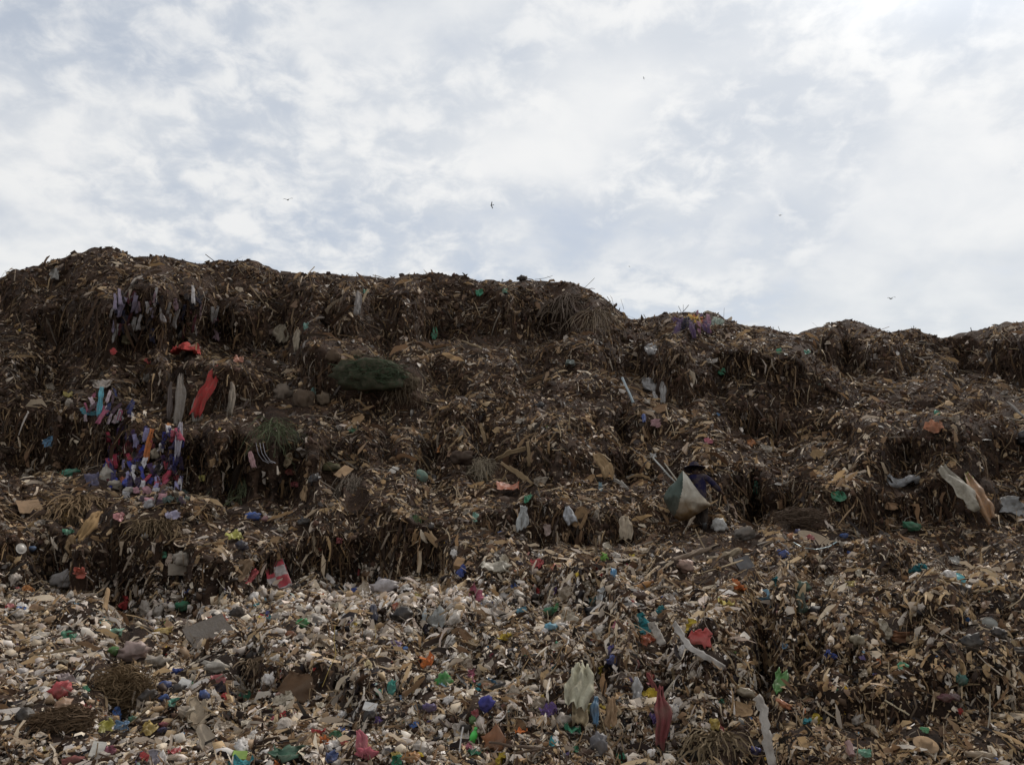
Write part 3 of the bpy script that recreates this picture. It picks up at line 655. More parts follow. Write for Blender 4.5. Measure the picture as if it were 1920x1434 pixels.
# grass, straps, middle
hero('tuft', 'grass_tuft', 512, 815, 80, 70, '#44552e', 'fibre', 'green grass tuft growing out of the left middle face', 'grass', n=130, spread=1.3)
hero('tuft', 'grass_tuft', 458, 918, 34, 66, '#8a9468', 'fibre', 'pale green grass strands hanging on the left middle face', 'grass', n=110)
for i, dx in enumerate((0, 7, 13)):
    run('strap', [(480 + dx, 830), (484 + dx, 850), (493 + dx, 863), (504 + dx, 868)], 2.6, '#c8c4cc', 'plastic', ('outer', 'middle', 'inner')[i] + ' whitish curved strap hanging under the green grass tuft', 'strap', kind='rod', taper=0)
hero('hang', 'pink_rag', 473, 862, 11, 30, '#c89898', 'cloth', 'pale pink rag hanging left of the whitish straps', 'rag', roll=15)
hero('bag', 'moss_clump', 618, 884, 40, 22, '#4a4c28', 'cloth', 'mossy green clump on the middle slope', 'clump')
hero('slab', 'paper_piece', 644, 887, 20, 22, '#c0986a', 'card', 'tan folded paper piece right of the mossy clump', 'paper', roll=-35)
hero('slab', 'paper_piece', 737, 886, 14, 18, '#d0c8bc', 'card', 'white paper piece on the middle slope', 'paper', roll=-25)
hero('lathe', 'mint_bowl', 785, 895, 28, 16, '#688878', 'cloth', 'mint green plastic dome on the middle slope', 'bowl', prof=DOME)
hero('tuft', 'straw_tuft', 663, 915, 46, 64, '#7a6c5c', 'fibre', 'greyish straw mop hanging below the tan paper piece', 'straw', n=140)
hero('tuft', 'fibre_mat', 902, 882, 66, 50, '#a8977a', 'fibre', 'pale beige fibre net spread at the middle slope', 'net', n=320, spread=1.6)
hero('bag', 'brown_sack', 860, 866, 52, 28, '#3c2a22', 'cloth', 'dark brown sack left of the beige fibre net', 'sack')
hero('sheet', 'red_scrap', 545, 885, 18, 11, '#8a3c34', 'cloth', 'dull red brown cloth right of the whitish straps', 'scrap')
hero('sheet', 'red_scrap', 554, 908, 15, 9, '#b85058', 'cloth', 'pinkish red scrap below the dull red brown cloth', 'scrap')
hero('hang', 'tan_husk', 571, 926, 12, 28, '#b89468', 'fibre', 'tan husk hanging below the pinkish red scrap', 'husk')
hero('hang', 'tan_husk', 541, 862, 14, 28, '#a8906c', 'fibre', 'tan dry leaf curled right of the grass tuft', 'husk', roll=-20)
hero('tuft', 'grass_tuft', 778, 975, 34, 22, '#3f7c40', 'fibre', 'small green weed on the middle bench', 'weed', n=120)
hero('sheet', 'mint_bag', 893, 972, 11, 18, '#6aa890', 'plastic', 'mint film strip on the middle face', 'film')
hero('slab', 'tan_box', 863, 1058, 16, 15, '#b88c5c', 'card', 'small tan carton at the foot of the middle face', 'carton', roll=-20, t=.12)
hero('sheet', 'red_scrap', 636, 1012, 11, 10, '#d05058', 'plastic', 'small red scrap on the lip of the middle dark face', 'scrap')
run('husk_bundle', [(796, 998), (826, 1028)], 8, '#a88458', 'fibre', 'tan husk blades on the right end of the dark middle face', 'husk', kind='strip')
run('husk_bundle', [(806, 996), (822, 1018)], 5, '#b8966a', 'fibre', 'thin tan husk blade above the tan husk blades', 'husk', kind='strip')
for i, (a, b_, wd, l) in enumerate([((928, 862), (986, 840), 9, 'long tan husk lying up the middle slope'), ((938, 868), (988, 902), 7, 'tan husk lying down the middle slope'), ((990, 828), (992, 874), 7, 'tan husk hanging at the end of the long one'), ((955, 874), (1000, 908), 5, 'thin tan husk under the others on the middle slope'), ((900, 795), (910, 830), 7, 'tan stalk standing on the upper middle slope')]):
    run('dry_husk', [a, ((a[0] + b_[0]) / 2, (a[1] + b_[1]) / 2 - 3), b_], wd, '#9c8058', 'fibre', l, 'husk', kind='strip')
hero('sheet', 'orange_slab', 952, 921, 42, 15, '#d4703c', 'plastic', 'flat orange plastic slab lying on the middle lip', 'slab', lean=2.2, fold=.08, ragged=.1, corner=.08)
hero('hang', 'white_rag', 980, 972, 22, 44, '#d0d0ca', 'plastic', 'white torn film hanging on the dark face under the orange slab', 'film')
hero('hang', 'white_rag', 1070, 966, 20, 34, '#c8c8ca', 'plastic', 'glossy white film hanging right of the other white film', 'film', roll=20, pleats=5.5, tip=.1)
hero('sheet', 'pink_scrap', 1027, 994, 14, 20, '#b89a8c', 'plastic', 'pinkish film on the dark face between the white films', 'film')
hero('hang', 'tan_cloth', 1176, 993, 26, 44, '#b8a488', 'cloth', 'tan cloth hanging at the right end of the dark face', 'cloth')
hero('hang', 'dry_leaf', 1131, 873, 22, 46, '#a88658', 'fibre', 'broad orange brown dry leaf on the middle slope', 'leaf', roll=22)
run('white_strip', [(1148, 900), (1165, 905), (1178, 918)], 6, '#c4bcb0', 'plastic', 'pale curled strip on the slope left of the person', 'strip', kind='strip')
hero('sheet', 'blue_scrap', 1126, 915, 8, 18, '#7aa0ac', 'plastic', 'pale blue film bit on the slope left of the person', 'scrap')
hero('sheet', 'cream_sheet', 920, 1069, 52, 20, '#c8bca4', 'plastic', 'cream sheet lying at the foot of the dark middle face', 'sheet', lean=2.2)
hero('sheet', 'red_scrap', 1004, 1062, 26, 12, '#b83840', 'cloth', 'crimson rag right of the cream sheet', 'rag', lean=2)
hero('sheet', 'orange_scrap', 1045, 1069, 18, 11, '#d05a34', 'plastic', 'orange red scrap right of the crimson rag', 'scrap', lean=2)
hero('sheet', 'blue_scrap', 1149, 1079, 12, 18, '#4a9ac8', 'plastic', 'sky blue film strip on the lower slope left of the logs', 'scrap')
hero('bag', 'pink_bag', 1277, 1065, 36, 26, '#c89c84', 'plastic', 'rounded salmon pink bag left of the logs', 'bag')
# logs by the person
run('log', [(1262, 1050), (1300, 1038), (1332, 1028)], 11, '#86705a', 'wood', 'brown log behind the salmon pink bag', 'log', flat=.9, seg=9)
run('log', [(1326, 1052), (1362, 1042), (1386, 1032)], 17, '#9a8668', 'wood', 'thick pale split log below the person', 'log', flat=.8, seg=9)
run('plank', [(1300, 1079), (1345, 1066), (1392, 1050)], 9, '#b0966c', 'wood', 'long tan plank in front of the split log', 'plank', taper=.1)
run('plank', [(1310, 1034), (1346, 1020)], 7, '#8a745a', 'wood', 'short plank behind the split log', 'plank', taper=.1)
run('stick', [(1420, 1022), (1450, 1010)], 8, '#9a8e80', 'wood', 'grey board end right of the person', 'board', taper=.1)
hero('slab', 'black_box', 1397, 1065, 28, 32, '#24242a', 'hard', 'black plastic panel right of the long tan plank', 'panel', roll=25, t=.05)
hero('bag', 'blue_bag', 1468, 1044, 24, 20, '#1f4fa8', 'plastic', 'deep blue bag on the right lower slope', 'bag', roll=-25)
hero('lathe', 'cream_tray', 1528, 1018, 74, 16, '#8c7960', 'cloth', 'cream dish with a pale blue rim on the right bench', 'dish', prof=[(0, -.1), (.75, -.1), (.96, .02), (.9, .02), (.7, -.05), (0, -.05)], face=.25)
run('tray_rim', [(1488, 1016), (1505, 1026), (1530, 1030), (1556, 1024), (1568, 1016)], 4, '#8ab8c0', 'hard', 'pale blue curved rim along the cream dish', 'rim', taper=0)
hero('sheet', 'red_scrap', 1517, 1012, 16, 8, '#b84444', 'plastic', 'red scrap lying on the cream dish', 'scrap', lean=2)
hero('bag', 'blue_rag', 1582, 1007, 18, 10, '#3a66a8', 'cloth', 'blue rag right of the cream dish', 'rag')
hero('sheet', 'orange_scrap', 1481, 1008, 12, 10, '#d8843c', 'plastic', 'orange scrap left of the cream dish', 'scrap')
hero('bag', 'navy_bag', 1495, 1001, 14, 14, '#3a3a70', 'plastic', 'small navy bag above the orange scrap', 'bag')
hero('bag', 'green_bag', 1710, 992, 36, 18, '#2a8a60', 'plastic', 'green crumpled bag on the far right bench', 'bag', roll=-15)
run('pale_hoop', [(1694, 980), (1698, 972), (1708, 968), (1716, 972)], 3, '#a89c8c', 'hard', 'pale curved hoop above the green crumpled bag', 'hoop', taper=0, free=True)
hero('sheet', 'clear_sheet', 1682, 907, 80, 18, '#b0b0b0', 'plastic', 'long pale translucent sheet on the right lip', 'sheet', roll=8, lean=1.5, fold=.25)
hero('hang', 'film_drape', 1800, 915, 30, 84, '#c0b49c', 'plastic', 'pale wrinkled film draped over the far right face', 'film', roll=28, pleats=5.5, tip=.1)
hero('hang', 'film_drape', 1838, 935, 22, 90, '#c08a54', 'plastic', 'orange brown film draped right of the pale film', 'film', roll=14, pleats=5.5, tip=.1)
hero('hang', 'film_drape', 1822, 905, 14, 36, '#b8b44c', 'plastic', 'yellowish film between the pale and orange films', 'film', roll=20, pleats=5.5, tip=.1)
hero('sheet', 'film_drape', 1886, 955, 66, 28, '#aaa8a4', 'plastic', 'grey translucent film trailing right of the orange film', 'film', roll=-22)
hero('lathe', 'turquoise_lid', 1792, 1091, 28, 18, '#35b0b4', 'hard', 'turquoise round lid on the far right slope', 'lid', prof=DISC, face=1.0)  # another loose lid, tilted towards the viewer
hero('sheet', 'yellow_scrap', 1587, 1094, 26, 12, '#d8b83c', 'plastic', 'bright yellow scrap on the right lower lip', 'scrap', lean=1.5)
hero('hang', 'teal_bottle', 1418, 914, 12, 24, '#2f9a7c', 'plastic', 'green film strip hanging right of the person', 'film')
hero('bag', 'white_bag', 1345, 989, 34, 26, '#d2cec6', 'plastic', 'white bag on the ground right of the person', 'bag', roll=-30)
hero('bag', 'grey_rag', 1398, 1010, 48, 26, '#7c746c', 'cloth', 'grey bunched cloth right of the white bag', 'cloth')
hero('nest', 'brush_heap', 1500, 978, 96, 40, '#6c5644', 'fibre', 'brown dry brush heap on the right bench', 'brush', n=420, out=.1)
hero('sheet', 'tan_scrap', 1671, 949, 20, 14, '#c09468', 'card', 'tan paper on the right face below the translucent sheet', 'paper')
hero('sheet', 'white_scrap', 1792, 1057, 18, 22, '#ccc6bc', 'plastic', 'white triangular film above the turquoise lid', 'film')
# lower left
run('plank', [(196, 1142), (203, 1104)], 17, '#c09a6a', 'wood', 'short wide tan plank standing at the left pale band', 'plank', taper=.05, flat=.3)
run('plank', [(212, 1128), (222, 1110)], 7, '#b08c60', 'wood', 'small tan offcut right of the wide plank', 'offcut', taper=.1)
hero('slab', 'grey_board', 393, 1193, 76, 46, '#6e665e', 'wood', 'slanted dark grey board lying in the pale litter', 'board', roll=28, t=.02, warp=.02)
hero('bag', 'black_hat', 441, 1156, 26, 24, '#2a2c30', 'cloth', 'black hat at the upper corner of the grey board', 'cap')
hero('bag', 'green_cloth', 343, 1143, 30, 20, '#2f8a64', 'cloth', 'green cloth in the pale band above the grey board', 'cloth')
hero('sheet', 'orange_scrap', 407, 1164, 34, 11, '#e0663c', 'plastic', 'orange film above the grey board', 'film', lean=2)
hero('sheet', 'yellow_scrap', 305, 1187, 36, 13, '#e0b850', 'plastic', 'yellow folded packet left of the grey board', 'packet', roll=12)
hero('bag', 'mint_bag', 212, 1193, 30, 20, '#7ab494', 'plastic', 'mint green bag in the left pale litter', 'bag')
hero('bag', 'green_bag', 208, 1224, 22, 17, '#5a9c40', 'plastic', 'leaf green bag below the mint bag', 'bag')
hero('nest', 'root_tangle', 212, 1296, 112, 92, '#8a6e48', 'fibre', 'large tangle of brown wiry roots in the lower left litter', 'roots', n=620, width=.011)
hero('nest', 'root_tangle', 112, 1366, 128, 60, '#6c5236', 'fibre', 'second darker tangle of brown roots at the lower left edge', 'roots', n=560, width=.011)
hero('bag', 'red_bag', 116, 1302, 40, 36, '#d83c44', 'plastic', 'red film bag left of the large root tangle', 'bag')
hero('sheet', 'pale_bag', 122, 1282, 30, 22, '#c0a8a4', 'plastic', 'pinkish clear film on top of the red bag', 'film')
hero('bag', 'orange_bag', 118, 1332, 32, 28, '#c09068', 'plastic', 'peach coloured bag under the red bag', 'bag')
hero('bag', 'pink_bag', 258, 1228, 56, 34, '#c8a89c', 'plastic', 'large pinkish beige bag above the root tangle', 'bag')
hero('bag', 'pale_bag', 292, 1250, 44, 28, '#b8a894', 'plastic', 'large beige bag right of the pinkish one', 'bag')
hero('bag', 'white_bag', 408, 1257, 54, 26, '#d2c6b4', 'plastic', 'knotted cream bag pointing right below the grey board', 'bag', roll=-15)
hero('bag', 'blue_bag', 310, 1288, 27, 16, '#2a549c', 'plastic', 'dark blue bag right of the root tangle', 'bag')
hero('bag', 'blue_bag', 308, 1312, 18, 13, '#2f62b0', 'plastic', 'small blue bag just below the dark blue bag', 'bag')
hero('bag', 'blue_bag', 383, 1308, 19, 19, '#2c5aa4', 'plastic', 'blue scrap bag beyond the white carton', 'bag')
hero('slab', 'white_carton', 344, 1287, 19, 17, '#dcd8d2', 'card', 'small white carton right of the dark blue bag', 'carton', roll=-25, t=.05)
hero('bag', 'black_bag', 337, 1300, 28, 24, '#26262a', 'plastic', 'black bag under the white carton', 'bag')
hero('bag', 'black_bag', 280, 1313, 36, 28, '#2e2828', 'plastic', 'black bag between root tangle and small blue bag', 'bag')
hero('sheet', 'green_scrap', 328, 1319, 20, 12, '#2f9c80', 'plastic', 'teal scrap below the black bag', 'scrap', roll=25)
hero('bag', 'green_scrap', 251, 1352, 20, 14, '#1f7a5c', 'plastic', 'dark green bag below the root tangle', 'bag')
hero('sheet', 'red_scrap', 407, 1281, 27, 17, '#b84448', 'plastic', 'dull red film below the cream knotted bag', 'film')
hero('sheet', 'cardboard', 375, 1345, 30, 64, '#a89478', 'card', 'long tan cardboard strip in the lower left litter', 'cardboard', fold=.06, roll=5)
hero('sheet', 'cardboard', 391, 1395, 26, 54, '#ac9a82', 'card', 'tan cardboard piece below the long tan strip', 'cardboard', fold=.06, roll=25)
hero('sheet', 'yellow_wrapper', 197, 1368, 22, 24, '#dcd040', 'plastic', 'lemon yellow and white wrapper below the root tangle', 'wrapper')
hero('sheet', 'blue_scrap', 227, 1368, 24, 20, '#6a9cc4', 'plastic', 'light blue film right of the lemon wrapper', 'film')
hero('sheet', 'yellow_wrapper', 281, 1370, 24, 22, '#dcb848', 'plastic', 'golden yellow wrapper right of the light blue film', 'wrapper', roll=-25)
hero('bag', 'red_scrap', 308, 1362, 20, 13, '#a8404c', 'plastic', 'dark red ball of film right of the golden wrapper', 'film')
hero('bag', 'navy_bag', 306, 1371, 20, 10, '#2e2c60', 'plastic', 'navy bag under the dark red film', 'bag')
hero('slab', 'white_carton', 184, 1409, 22, 26, '#d8d2c4', 'card', 'white torn carton at the lower left', 'carton', roll=-15, t=.03)
hero('sheet', 'pink_scrap', 206, 1410, 18, 16, '#b85a70', 'plastic', 'rose pink film right of the white torn carton', 'film')
hero('slab', 'lime_box', 449, 1418, 24, 14, '#b0dc40', 'hard', 'lime green packet at the lower left', 'packet', roll=-8, t=.04)
hero('sheet', 'striped_rag', 275, 1424, 40, 24, '#8f8890', 'cloth', 'grey striped rag at the lower left', 'rag')
hero('bag', 'red_cloth', 142, 1428, 44, 16, '#98504c', 'cloth', 'dull red cloth at the lower left corner', 'cloth')
hero('bag', 'dark_bag', 48, 1352, 34, 34, '#2a2626', 'plastic', 'black bag left of the darker root tangle', 'bag')
hero('bag', 'white_bag', 36, 1268, 26, 20, '#ddd0c8', 'plastic', 'white pink bag at the left edge above the red bag', 'bag')
# lower middle
hero('bag', 'green_bag', 563, 1172, 25, 17, '#1fa04c', 'plastic', 'vivid green bag in the middle pale litter', 'bag')
hero('bag', 'blue_bag', 510, 1151, 20, 14, '#5a60a8', 'plastic', 'violet blue film left of the vivid green bag', 'film')
hero('hang', 'navy_strip', 701, 1150, 14, 30, '#3a3f58', 'plastic', 'navy film strip left of the black bag', 'film')
hero('bag', 'black_bag', 762, 1160, 42, 30, '#2c2c30', 'plastic', 'black bag in the middle pale litter', 'bag')
hero('sheet', 'printed_wrapper', 822, 1168, 36, 28, '#b4b4ac', 'plastic', 'torn whitish and blue wrapper right of the black bag', 'wrapper', roll=-35)
hero('sheet', 'orange_scrap', 742, 1140, 13, 11, '#cc6a40', 'plastic', 'orange bit above the black bag', 'scrap')
run('yellow_string', [(628, 1172), (626, 1200), (630, 1227), (616, 1258), (604, 1287)], 3, '#c8a848', 'fibre', 'thin yellow string trailing down the middle litter', 'string', taper=0)
run('yellow_string', [(703, 1172), (704, 1196)], 2.6, '#c0a850', 'fibre', 'short yellow cord right of the trailing string', 'cord', taper=0)
hero('bag', 'green_bag', 831, 1285, 32, 38, '#2c9c34', 'plastic', 'large vivid green crumpled bag in the lower litter', 'bag', roll=20)
hero('hang', 'teal_cloth', 732, 1292, 15, 28, '#149888', 'cloth', 'teal cloth left of the large green bag', 'cloth', roll=-20)
hero('bag', 'teal_cloth', 708, 1298, 14, 12, '#138a70', 'cloth', 'small dark teal cloth left of the teal cloth', 'cloth')
hero('bag', 'blue_net', 911, 1326, 30, 30, '#1c2a90', 'fibre', 'royal blue crumpled mesh in the lower litter', 'mesh')
hero('bag', 'brown_bag', 926, 1396, 40, 54, '#a8642c', 'plastic', 'orange brown paper bag at the bottom of the slope', 'bag', neck=True)
hero('hang', 'pink_cloth', 677, 1395, 18, 44, '#c05868', 'cloth', 'rose red cloth tail at the bottom of the slope', 'cloth', roll=12)
hero('bag', 'pink_cloth', 683, 1418, 38, 22, '#c04c60', 'cloth', 'bunched rose red cloth under its tail', 'cloth')
hero('sheet', 'green_tarp', 545, 1420, 66, 24, '#2f6c50', 'plastic', 'dark green and silver tarp piece at the bottom of the slope', 'tarp', lean=2)
hero('sheet', 'yellow_wrapper', 743, 1420, 18, 14, '#e0c040', 'plastic', 'yellow wrapper at the bottom right of the rose red cloth', 'wrapper')
hero('sheet', 'orange_wrapper', 770, 1424, 26, 18, '#d08a34', 'plastic', 'orange wrapper right of the yellow one at the bottom', 'wrapper')
hero('sheet', 'blue_scrap', 619, 1424, 22, 18, '#4a6cb0', 'plastic', 'blue film left of the bunched rose red cloth', 'film')
hero('bag', 'purple_bag', 805, 1330, 28, 17, '#5a4480', 'plastic', 'purple film below the large green bag', 'film')
hero('sheet', 'purple_scrap', 740, 1212, 20, 15, '#6e4c98', 'plastic', 'purple scrap in the middle litter under the black bag', 'scrap')
hero('bag', 'rust_bag', 547, 1193, 22, 14, '#a05a2c', 'plastic', 'rust orange bag below the vivid green bag', 'bag')
hero('hang', 'corn_husk', 693, 1253, 13, 28, '#d0b884', 'fibre', 'cream corn husk on the bare soil patch', 'husk', roll=8)
hero('slab', 'white_carton', 694, 1328, 23, 15, '#d8d4ce', 'card', 'white folded card on a black bag in the lower litter', 'carton', roll=-15, t=.02)
hero('bag', 'black_bag', 700, 1344, 24, 22, '#22242e', 'plastic', 'black bag under the white folded card', 'bag')
hero('bag', 'pearl_bag', 724, 1108, 58, 28, '#d4c8c6', 'plastic', 'large pearly white film bag at the top of the pale band', 'bag')
hero('bag', 'pearl_bag', 716, 1092, 26, 22, '#b8aeb0', 'plastic', 'greyish film bag behind the large pearly bag', 'bag')
hero('sheet', 'brown_tarp', 580, 1284, 84, 52, '#6c4c30', 'cloth', 'brown cloth sheet sagging on the bare soil patch', 'cloth', fold=.1)
hero('tuft', 'brown_frond', 481, 1252, 48, 44, '#7c6448', 'fibre', 'brown ribbed palm frond left of the brown cloth sheet', 'frond', n=90, width=.022, spread=1.6)
run('white_straw', [(868, 1362), (861, 1410)], 3, '#d8d0c8', 'hard', 'thin white rod upright beside the green bottle', 'rod', taper=0, flat=1)
hero('bag', 'green_scrap', 887, 1350, 14, 18, '#4a9038', 'plastic', 'leaf green scrap above the green bottle', 'scrap')
hero('sheet', 'red_scrap', 891, 1340, 14, 12, '#b03440', 'plastic', 'crimson scrap above the green bottle', 'scrap')
hero('bag', 'orange_bag', 918, 1292, 34, 18, '#d09a74', 'plastic', 'peach folded bag above the royal blue mesh', 'bag')
hero('bag', 'peach_bag', 525, 1306, 20, 12, '#d8a088', 'plastic', 'salmon shell shaped film below the brown cloth sheet', 'film')
# lower right
hero('sheet', 'red_scrap', 1318, 1196, 34, 30, '#f04c48', 'plastic', 'bright coral red packet on the right lower face', 'packet', roll=-15, fold=.08)
run('white_cloth', [(1222, 1166), (1232, 1188), (1244, 1208)], 17, '#ccc0b2', 'cloth', 'wide dusty white cloth strip left of the coral packet', 'cloth', kind='strip')
run('white_cloth', [(1263, 1167), (1278, 1190), (1292, 1213), (1322, 1230), (1357, 1253)], 11, '#cfc6bc', 'cloth', 'long twisted white cloth running down past the coral packet', 'cloth', kind='strip')
run('yellow_rope', [(1357, 1253), (1380, 1282), (1402, 1306)], 5, '#b89a64', 'fibre', 'tan rope joining the two long white cloths', 'rope', taper=0)
run('white_cloth', [(1420, 1306), (1432, 1330), (1436, 1365), (1440, 1400), (1450, 1436)], 17, '#bab0a4', 'cloth', 'long dusty cloth hanging down the lower right face', 'cloth', kind='strip')
hero('bag', 'cream_bag', 1396, 1304, 36, 20, '#b8a484', 'plastic', 'cream film knot at the top of the long hanging cloth', 'film')
hero('bag', 'blue_mask', 1036, 1181, 26, 18, '#6ab4cc', 'plastic', 'sky blue crumpled mask in the lower litter', 'mask')
hero('bag', 'green_bag', 1034, 1149, 22, 17, '#178a5c', 'plastic', 'emerald green bag above the sky blue mask', 'bag', roll=15)
hero('sheet', 'blue_scrap', 975, 1147, 22, 10, '#3a98b0', 'plastic', 'blue film left of the emerald bag', 'film', roll=15)
hero('sheet', 'white_paper', 1134, 1117, 22, 26, '#d8d8d4', 'card', 'white folded paper above the lower right litter', 'paper', roll=-25)
hero('bag', 'brown_pot', 1195, 1121, 26, 20, '#5c3c2a', 'hard', 'dark brown pot below the amber bottle', 'pot')
hero('bag', 'navy_bag', 1108, 1152, 36, 18, '#232c3c', 'plastic', 'navy bag right of the emerald bag', 'bag')
hero('bag', 'black_bag', 998, 1122, 38, 16, '#221f1e', 'plastic', 'flat black bag above the blue film', 'bag')
hero('sheet', 'orange_scrap', 1214, 1203, 26, 20, '#e0682c', 'plastic', 'orange strip under the wide white cloth strip', 'scrap', roll=35)
hero('bag', 'blue_bag', 1155, 1239, 25, 20, '#3c56a8', 'plastic', 'blue bag on the lip of the lower right face', 'bag')
hero('sheet', 'violet_scrap', 1148, 1220, 12, 16, '#4a3c90', 'plastic', 'violet scrap above the blue bag on the lip', 'scrap')
hero('hang', 'cream_cloth', 1082, 1290, 44, 72, '#cfc8a8', 'cloth', 'big cream cloth hanging down the lower middle face', 'cloth', roll=-12)
hero('hang', 'tan_cloth', 1083, 1334, 26, 44, '#c4ac80', 'cloth', 'tan cloth end hanging under the big cream cloth', 'cloth')
hero('hang', 'blue_strip', 1116, 1333, 13, 46, '#2f78a0', 'plastic', 'blue film strip hanging right of the tan cloth end', 'film')
hero('sheet', 'yellow_scrap', 1104, 1330, 14, 18, '#c0b064', 'plastic', 'pale yellow film left of the blue film strip', 'film')
hero('hang', 'tan_husk', 1133, 1290, 12, 46, '#b88a58', 'fibre', 'orange tan husk hanging right of the big cream cloth', 'husk')
hero('hang', 'tan_husk', 1146, 1335, 22, 46, '#a07c54', 'fibre', 'brown torn husk hanging below the orange tan husk', 'husk')
hero('hang', 'maroon_cloth', 1242, 1342, 26, 92, '#7c2830', 'cloth', 'dark red cloth hanging on the lower right face', 'cloth', gather=.3)
hero('hang', 'maroon_cloth', 1224, 1285, 9, 44, '#9c3c40', 'cloth', 'thin red strip above the dark red hanging cloth', 'cloth', roll=18)
hero('hang', 'white_film', 1192, 1292, 17, 36, '#b8b4b0', 'plastic', 'whitish film hanging left of the thin red strip', 'film')
hero('sheet', 'yellow_wrapper', 1338, 1359, 19, 20, '#d8b430', 'plastic', 'mustard yellow wrapper at the foot of the lower right face', 'wrapper')
hero('bag', 'grey_bag', 1120, 1404, 34, 44, '#78767a', 'plastic', 'grey clear film bag at the bottom of the slope', 'bag')
run('palm_stem', [(1276, 1416), (1284, 1392), (1304, 1372), (1326, 1362)], 5, '#a08a68', 'fibre', 'pale arched palm stem at the bottom of the slope', 'stem', taper=.4)
hero('tuft', 'palm_leaves', 1345, 1400, 110, 64, '#86704e', 'fibre', 'dry palm leaves fanning at the foot of the lower right face', 'palm leaves', n=80, width=.016, spread=1.9)
hero('bag', 'green_leaves', 1492, 1104, 36, 26, '#39604a', 'plastic', 'dusty dark green bag on the right lower lip', 'bag')
hero('hang', 'green_leaves', 1500, 1130, 26, 36, '#34503c', 'plastic', 'dark green film hanging under the dusty green bag', 'film')
hero('sheet', 'green_leaf', 1464, 1281, 22, 40, '#5aa040', 'plastic', 'fresh green leaf shaped film on the right lower face', 'film', roll=-15)
hero('sheet', 'orange_rag', 1706, 1196, 52, 22, '#a87048', 'cloth', 'orange brown rag on the far right face', 'rag')
run('pale_stick', [(1658, 1312), (1682, 1326), (1705, 1340)], 6, '#d8c49c', 'wood', 'pale split wooden slat sticking out over the dark hollow', 'slat', taper=0, flat=.5, seg=4)
hero('lathe', 'tan_hat', 1734, 1400, 42, 22, '#b08c62', 'cloth', 'tan brimmed hat lying at the foot of the far right face', 'hat', prof=HAT, face=.3)
hero('bag', 'teal_bag', 1797, 1274, 22, 22, '#136e60', 'plastic', 'dark teal bag on the far right face', 'bag')
hero('bag', 'maroon_bag', 1774, 1313, 28, 18, '#6c2c38', 'plastic', 'dark red bag over the dark hollow', 'bag')
hero('bag', 'pink_bag', 1786, 1308, 18, 16, '#9c7c7c', 'plastic', 'dusty pink bag right of the dark red bag', 'bag')
hero('sheet', 'green_scrap', 1620, 1415, 22, 12, '#5ab48c', 'plastic', 'mint film at the bottom right of the slope', 'film', lean=2)
hero('sheet', 'green_scrap', 1735, 1370, 14, 8, '#4ab06c', 'plastic', 'light green bit above the tan hat', 'scrap')
hero('slab', 'tan_paper', 1507, 1396, 14, 22, '#c49a60', 'card', 'tan paper wedge at the foot of the right face', 'paper', roll=15)
run('pink_tube', [(1589, 1389), (1597, 1416)], 12, '#b88880', 'hard', 'dusty pink tube standing at the foot of the right face', 'tube', flat=1, taper=0, seg=10)
hero('bag', 'black_bag', 1823, 1212, 38, 32, '#1f2226', 'plastic', 'black bag on the far right face above the teal bag', 'bag')
hero('bag', 'black_bag', 1668, 1200, 28, 36, '#2a2a30', 'plastic', 'dark film bag left of the orange brown rag', 'bag')
hero('lathe', 'sandal', 1854, 1172, 26, 13, '#8c8c84', 'cloth', 'pale grey sandal sole on the far right face', 'sandal', prof=DISC, face=.9)
hero('bag', 'orange_bottle', 1471, 1322, 30, 13, '#c8743c', 'hard', 'orange plastic canister right of the long hanging cloth', 'canister', roll=-30)
hero('bag', 'cream_bundle', 1610, 1206, 30, 24, '#a89878', 'plastic', 'cream film bundle on the right lower face', 'film')
hero('bag', 'pale_bag', 1838, 1420, 50, 18, '#b49a7a', 'plastic', 'beige bag at the bottom right corner', 'bag')
hero('bag', 'blue_bag', 1863, 1426, 12, 12, '#3a6ab0', 'plastic', 'small blue bag at the bottom right corner', 'bag')
hero('bag', 'blue_bag', 1414, 1410, 18, 20, '#202c80', 'plastic', 'dark blue bag behind the long hanging cloth foot', 'bag')
run('string', [(1322, 1103), (1320, 1140), (1322, 1168), (1340, 1200), (1342, 1226)], 2.4, '#b0a08a', 'fibre', 'thin pale string hanging above the coral packet', 'string', taper=0)
run('string', [(1374, 1092), (1400, 1112), (1424, 1126), (1438, 1150), (1428, 1162)], 2.6, '#a08a64', 'fibre', 'thin tan cord curling over the right lower lip', 'cord', taper=0)
run('string', [(1856, 1300), (1856, 1340), (1852, 1366)], 2.6, '#a89c88', 'fibre', 'pale cord hanging in the dark hollow at the far right', 'cord', taper=0)
run('stick', [(1784, 1358), (1798, 1394)], 3, '#5c3426', 'wood', 'reddish stick leaning at the foot of the far right face', 'stick')
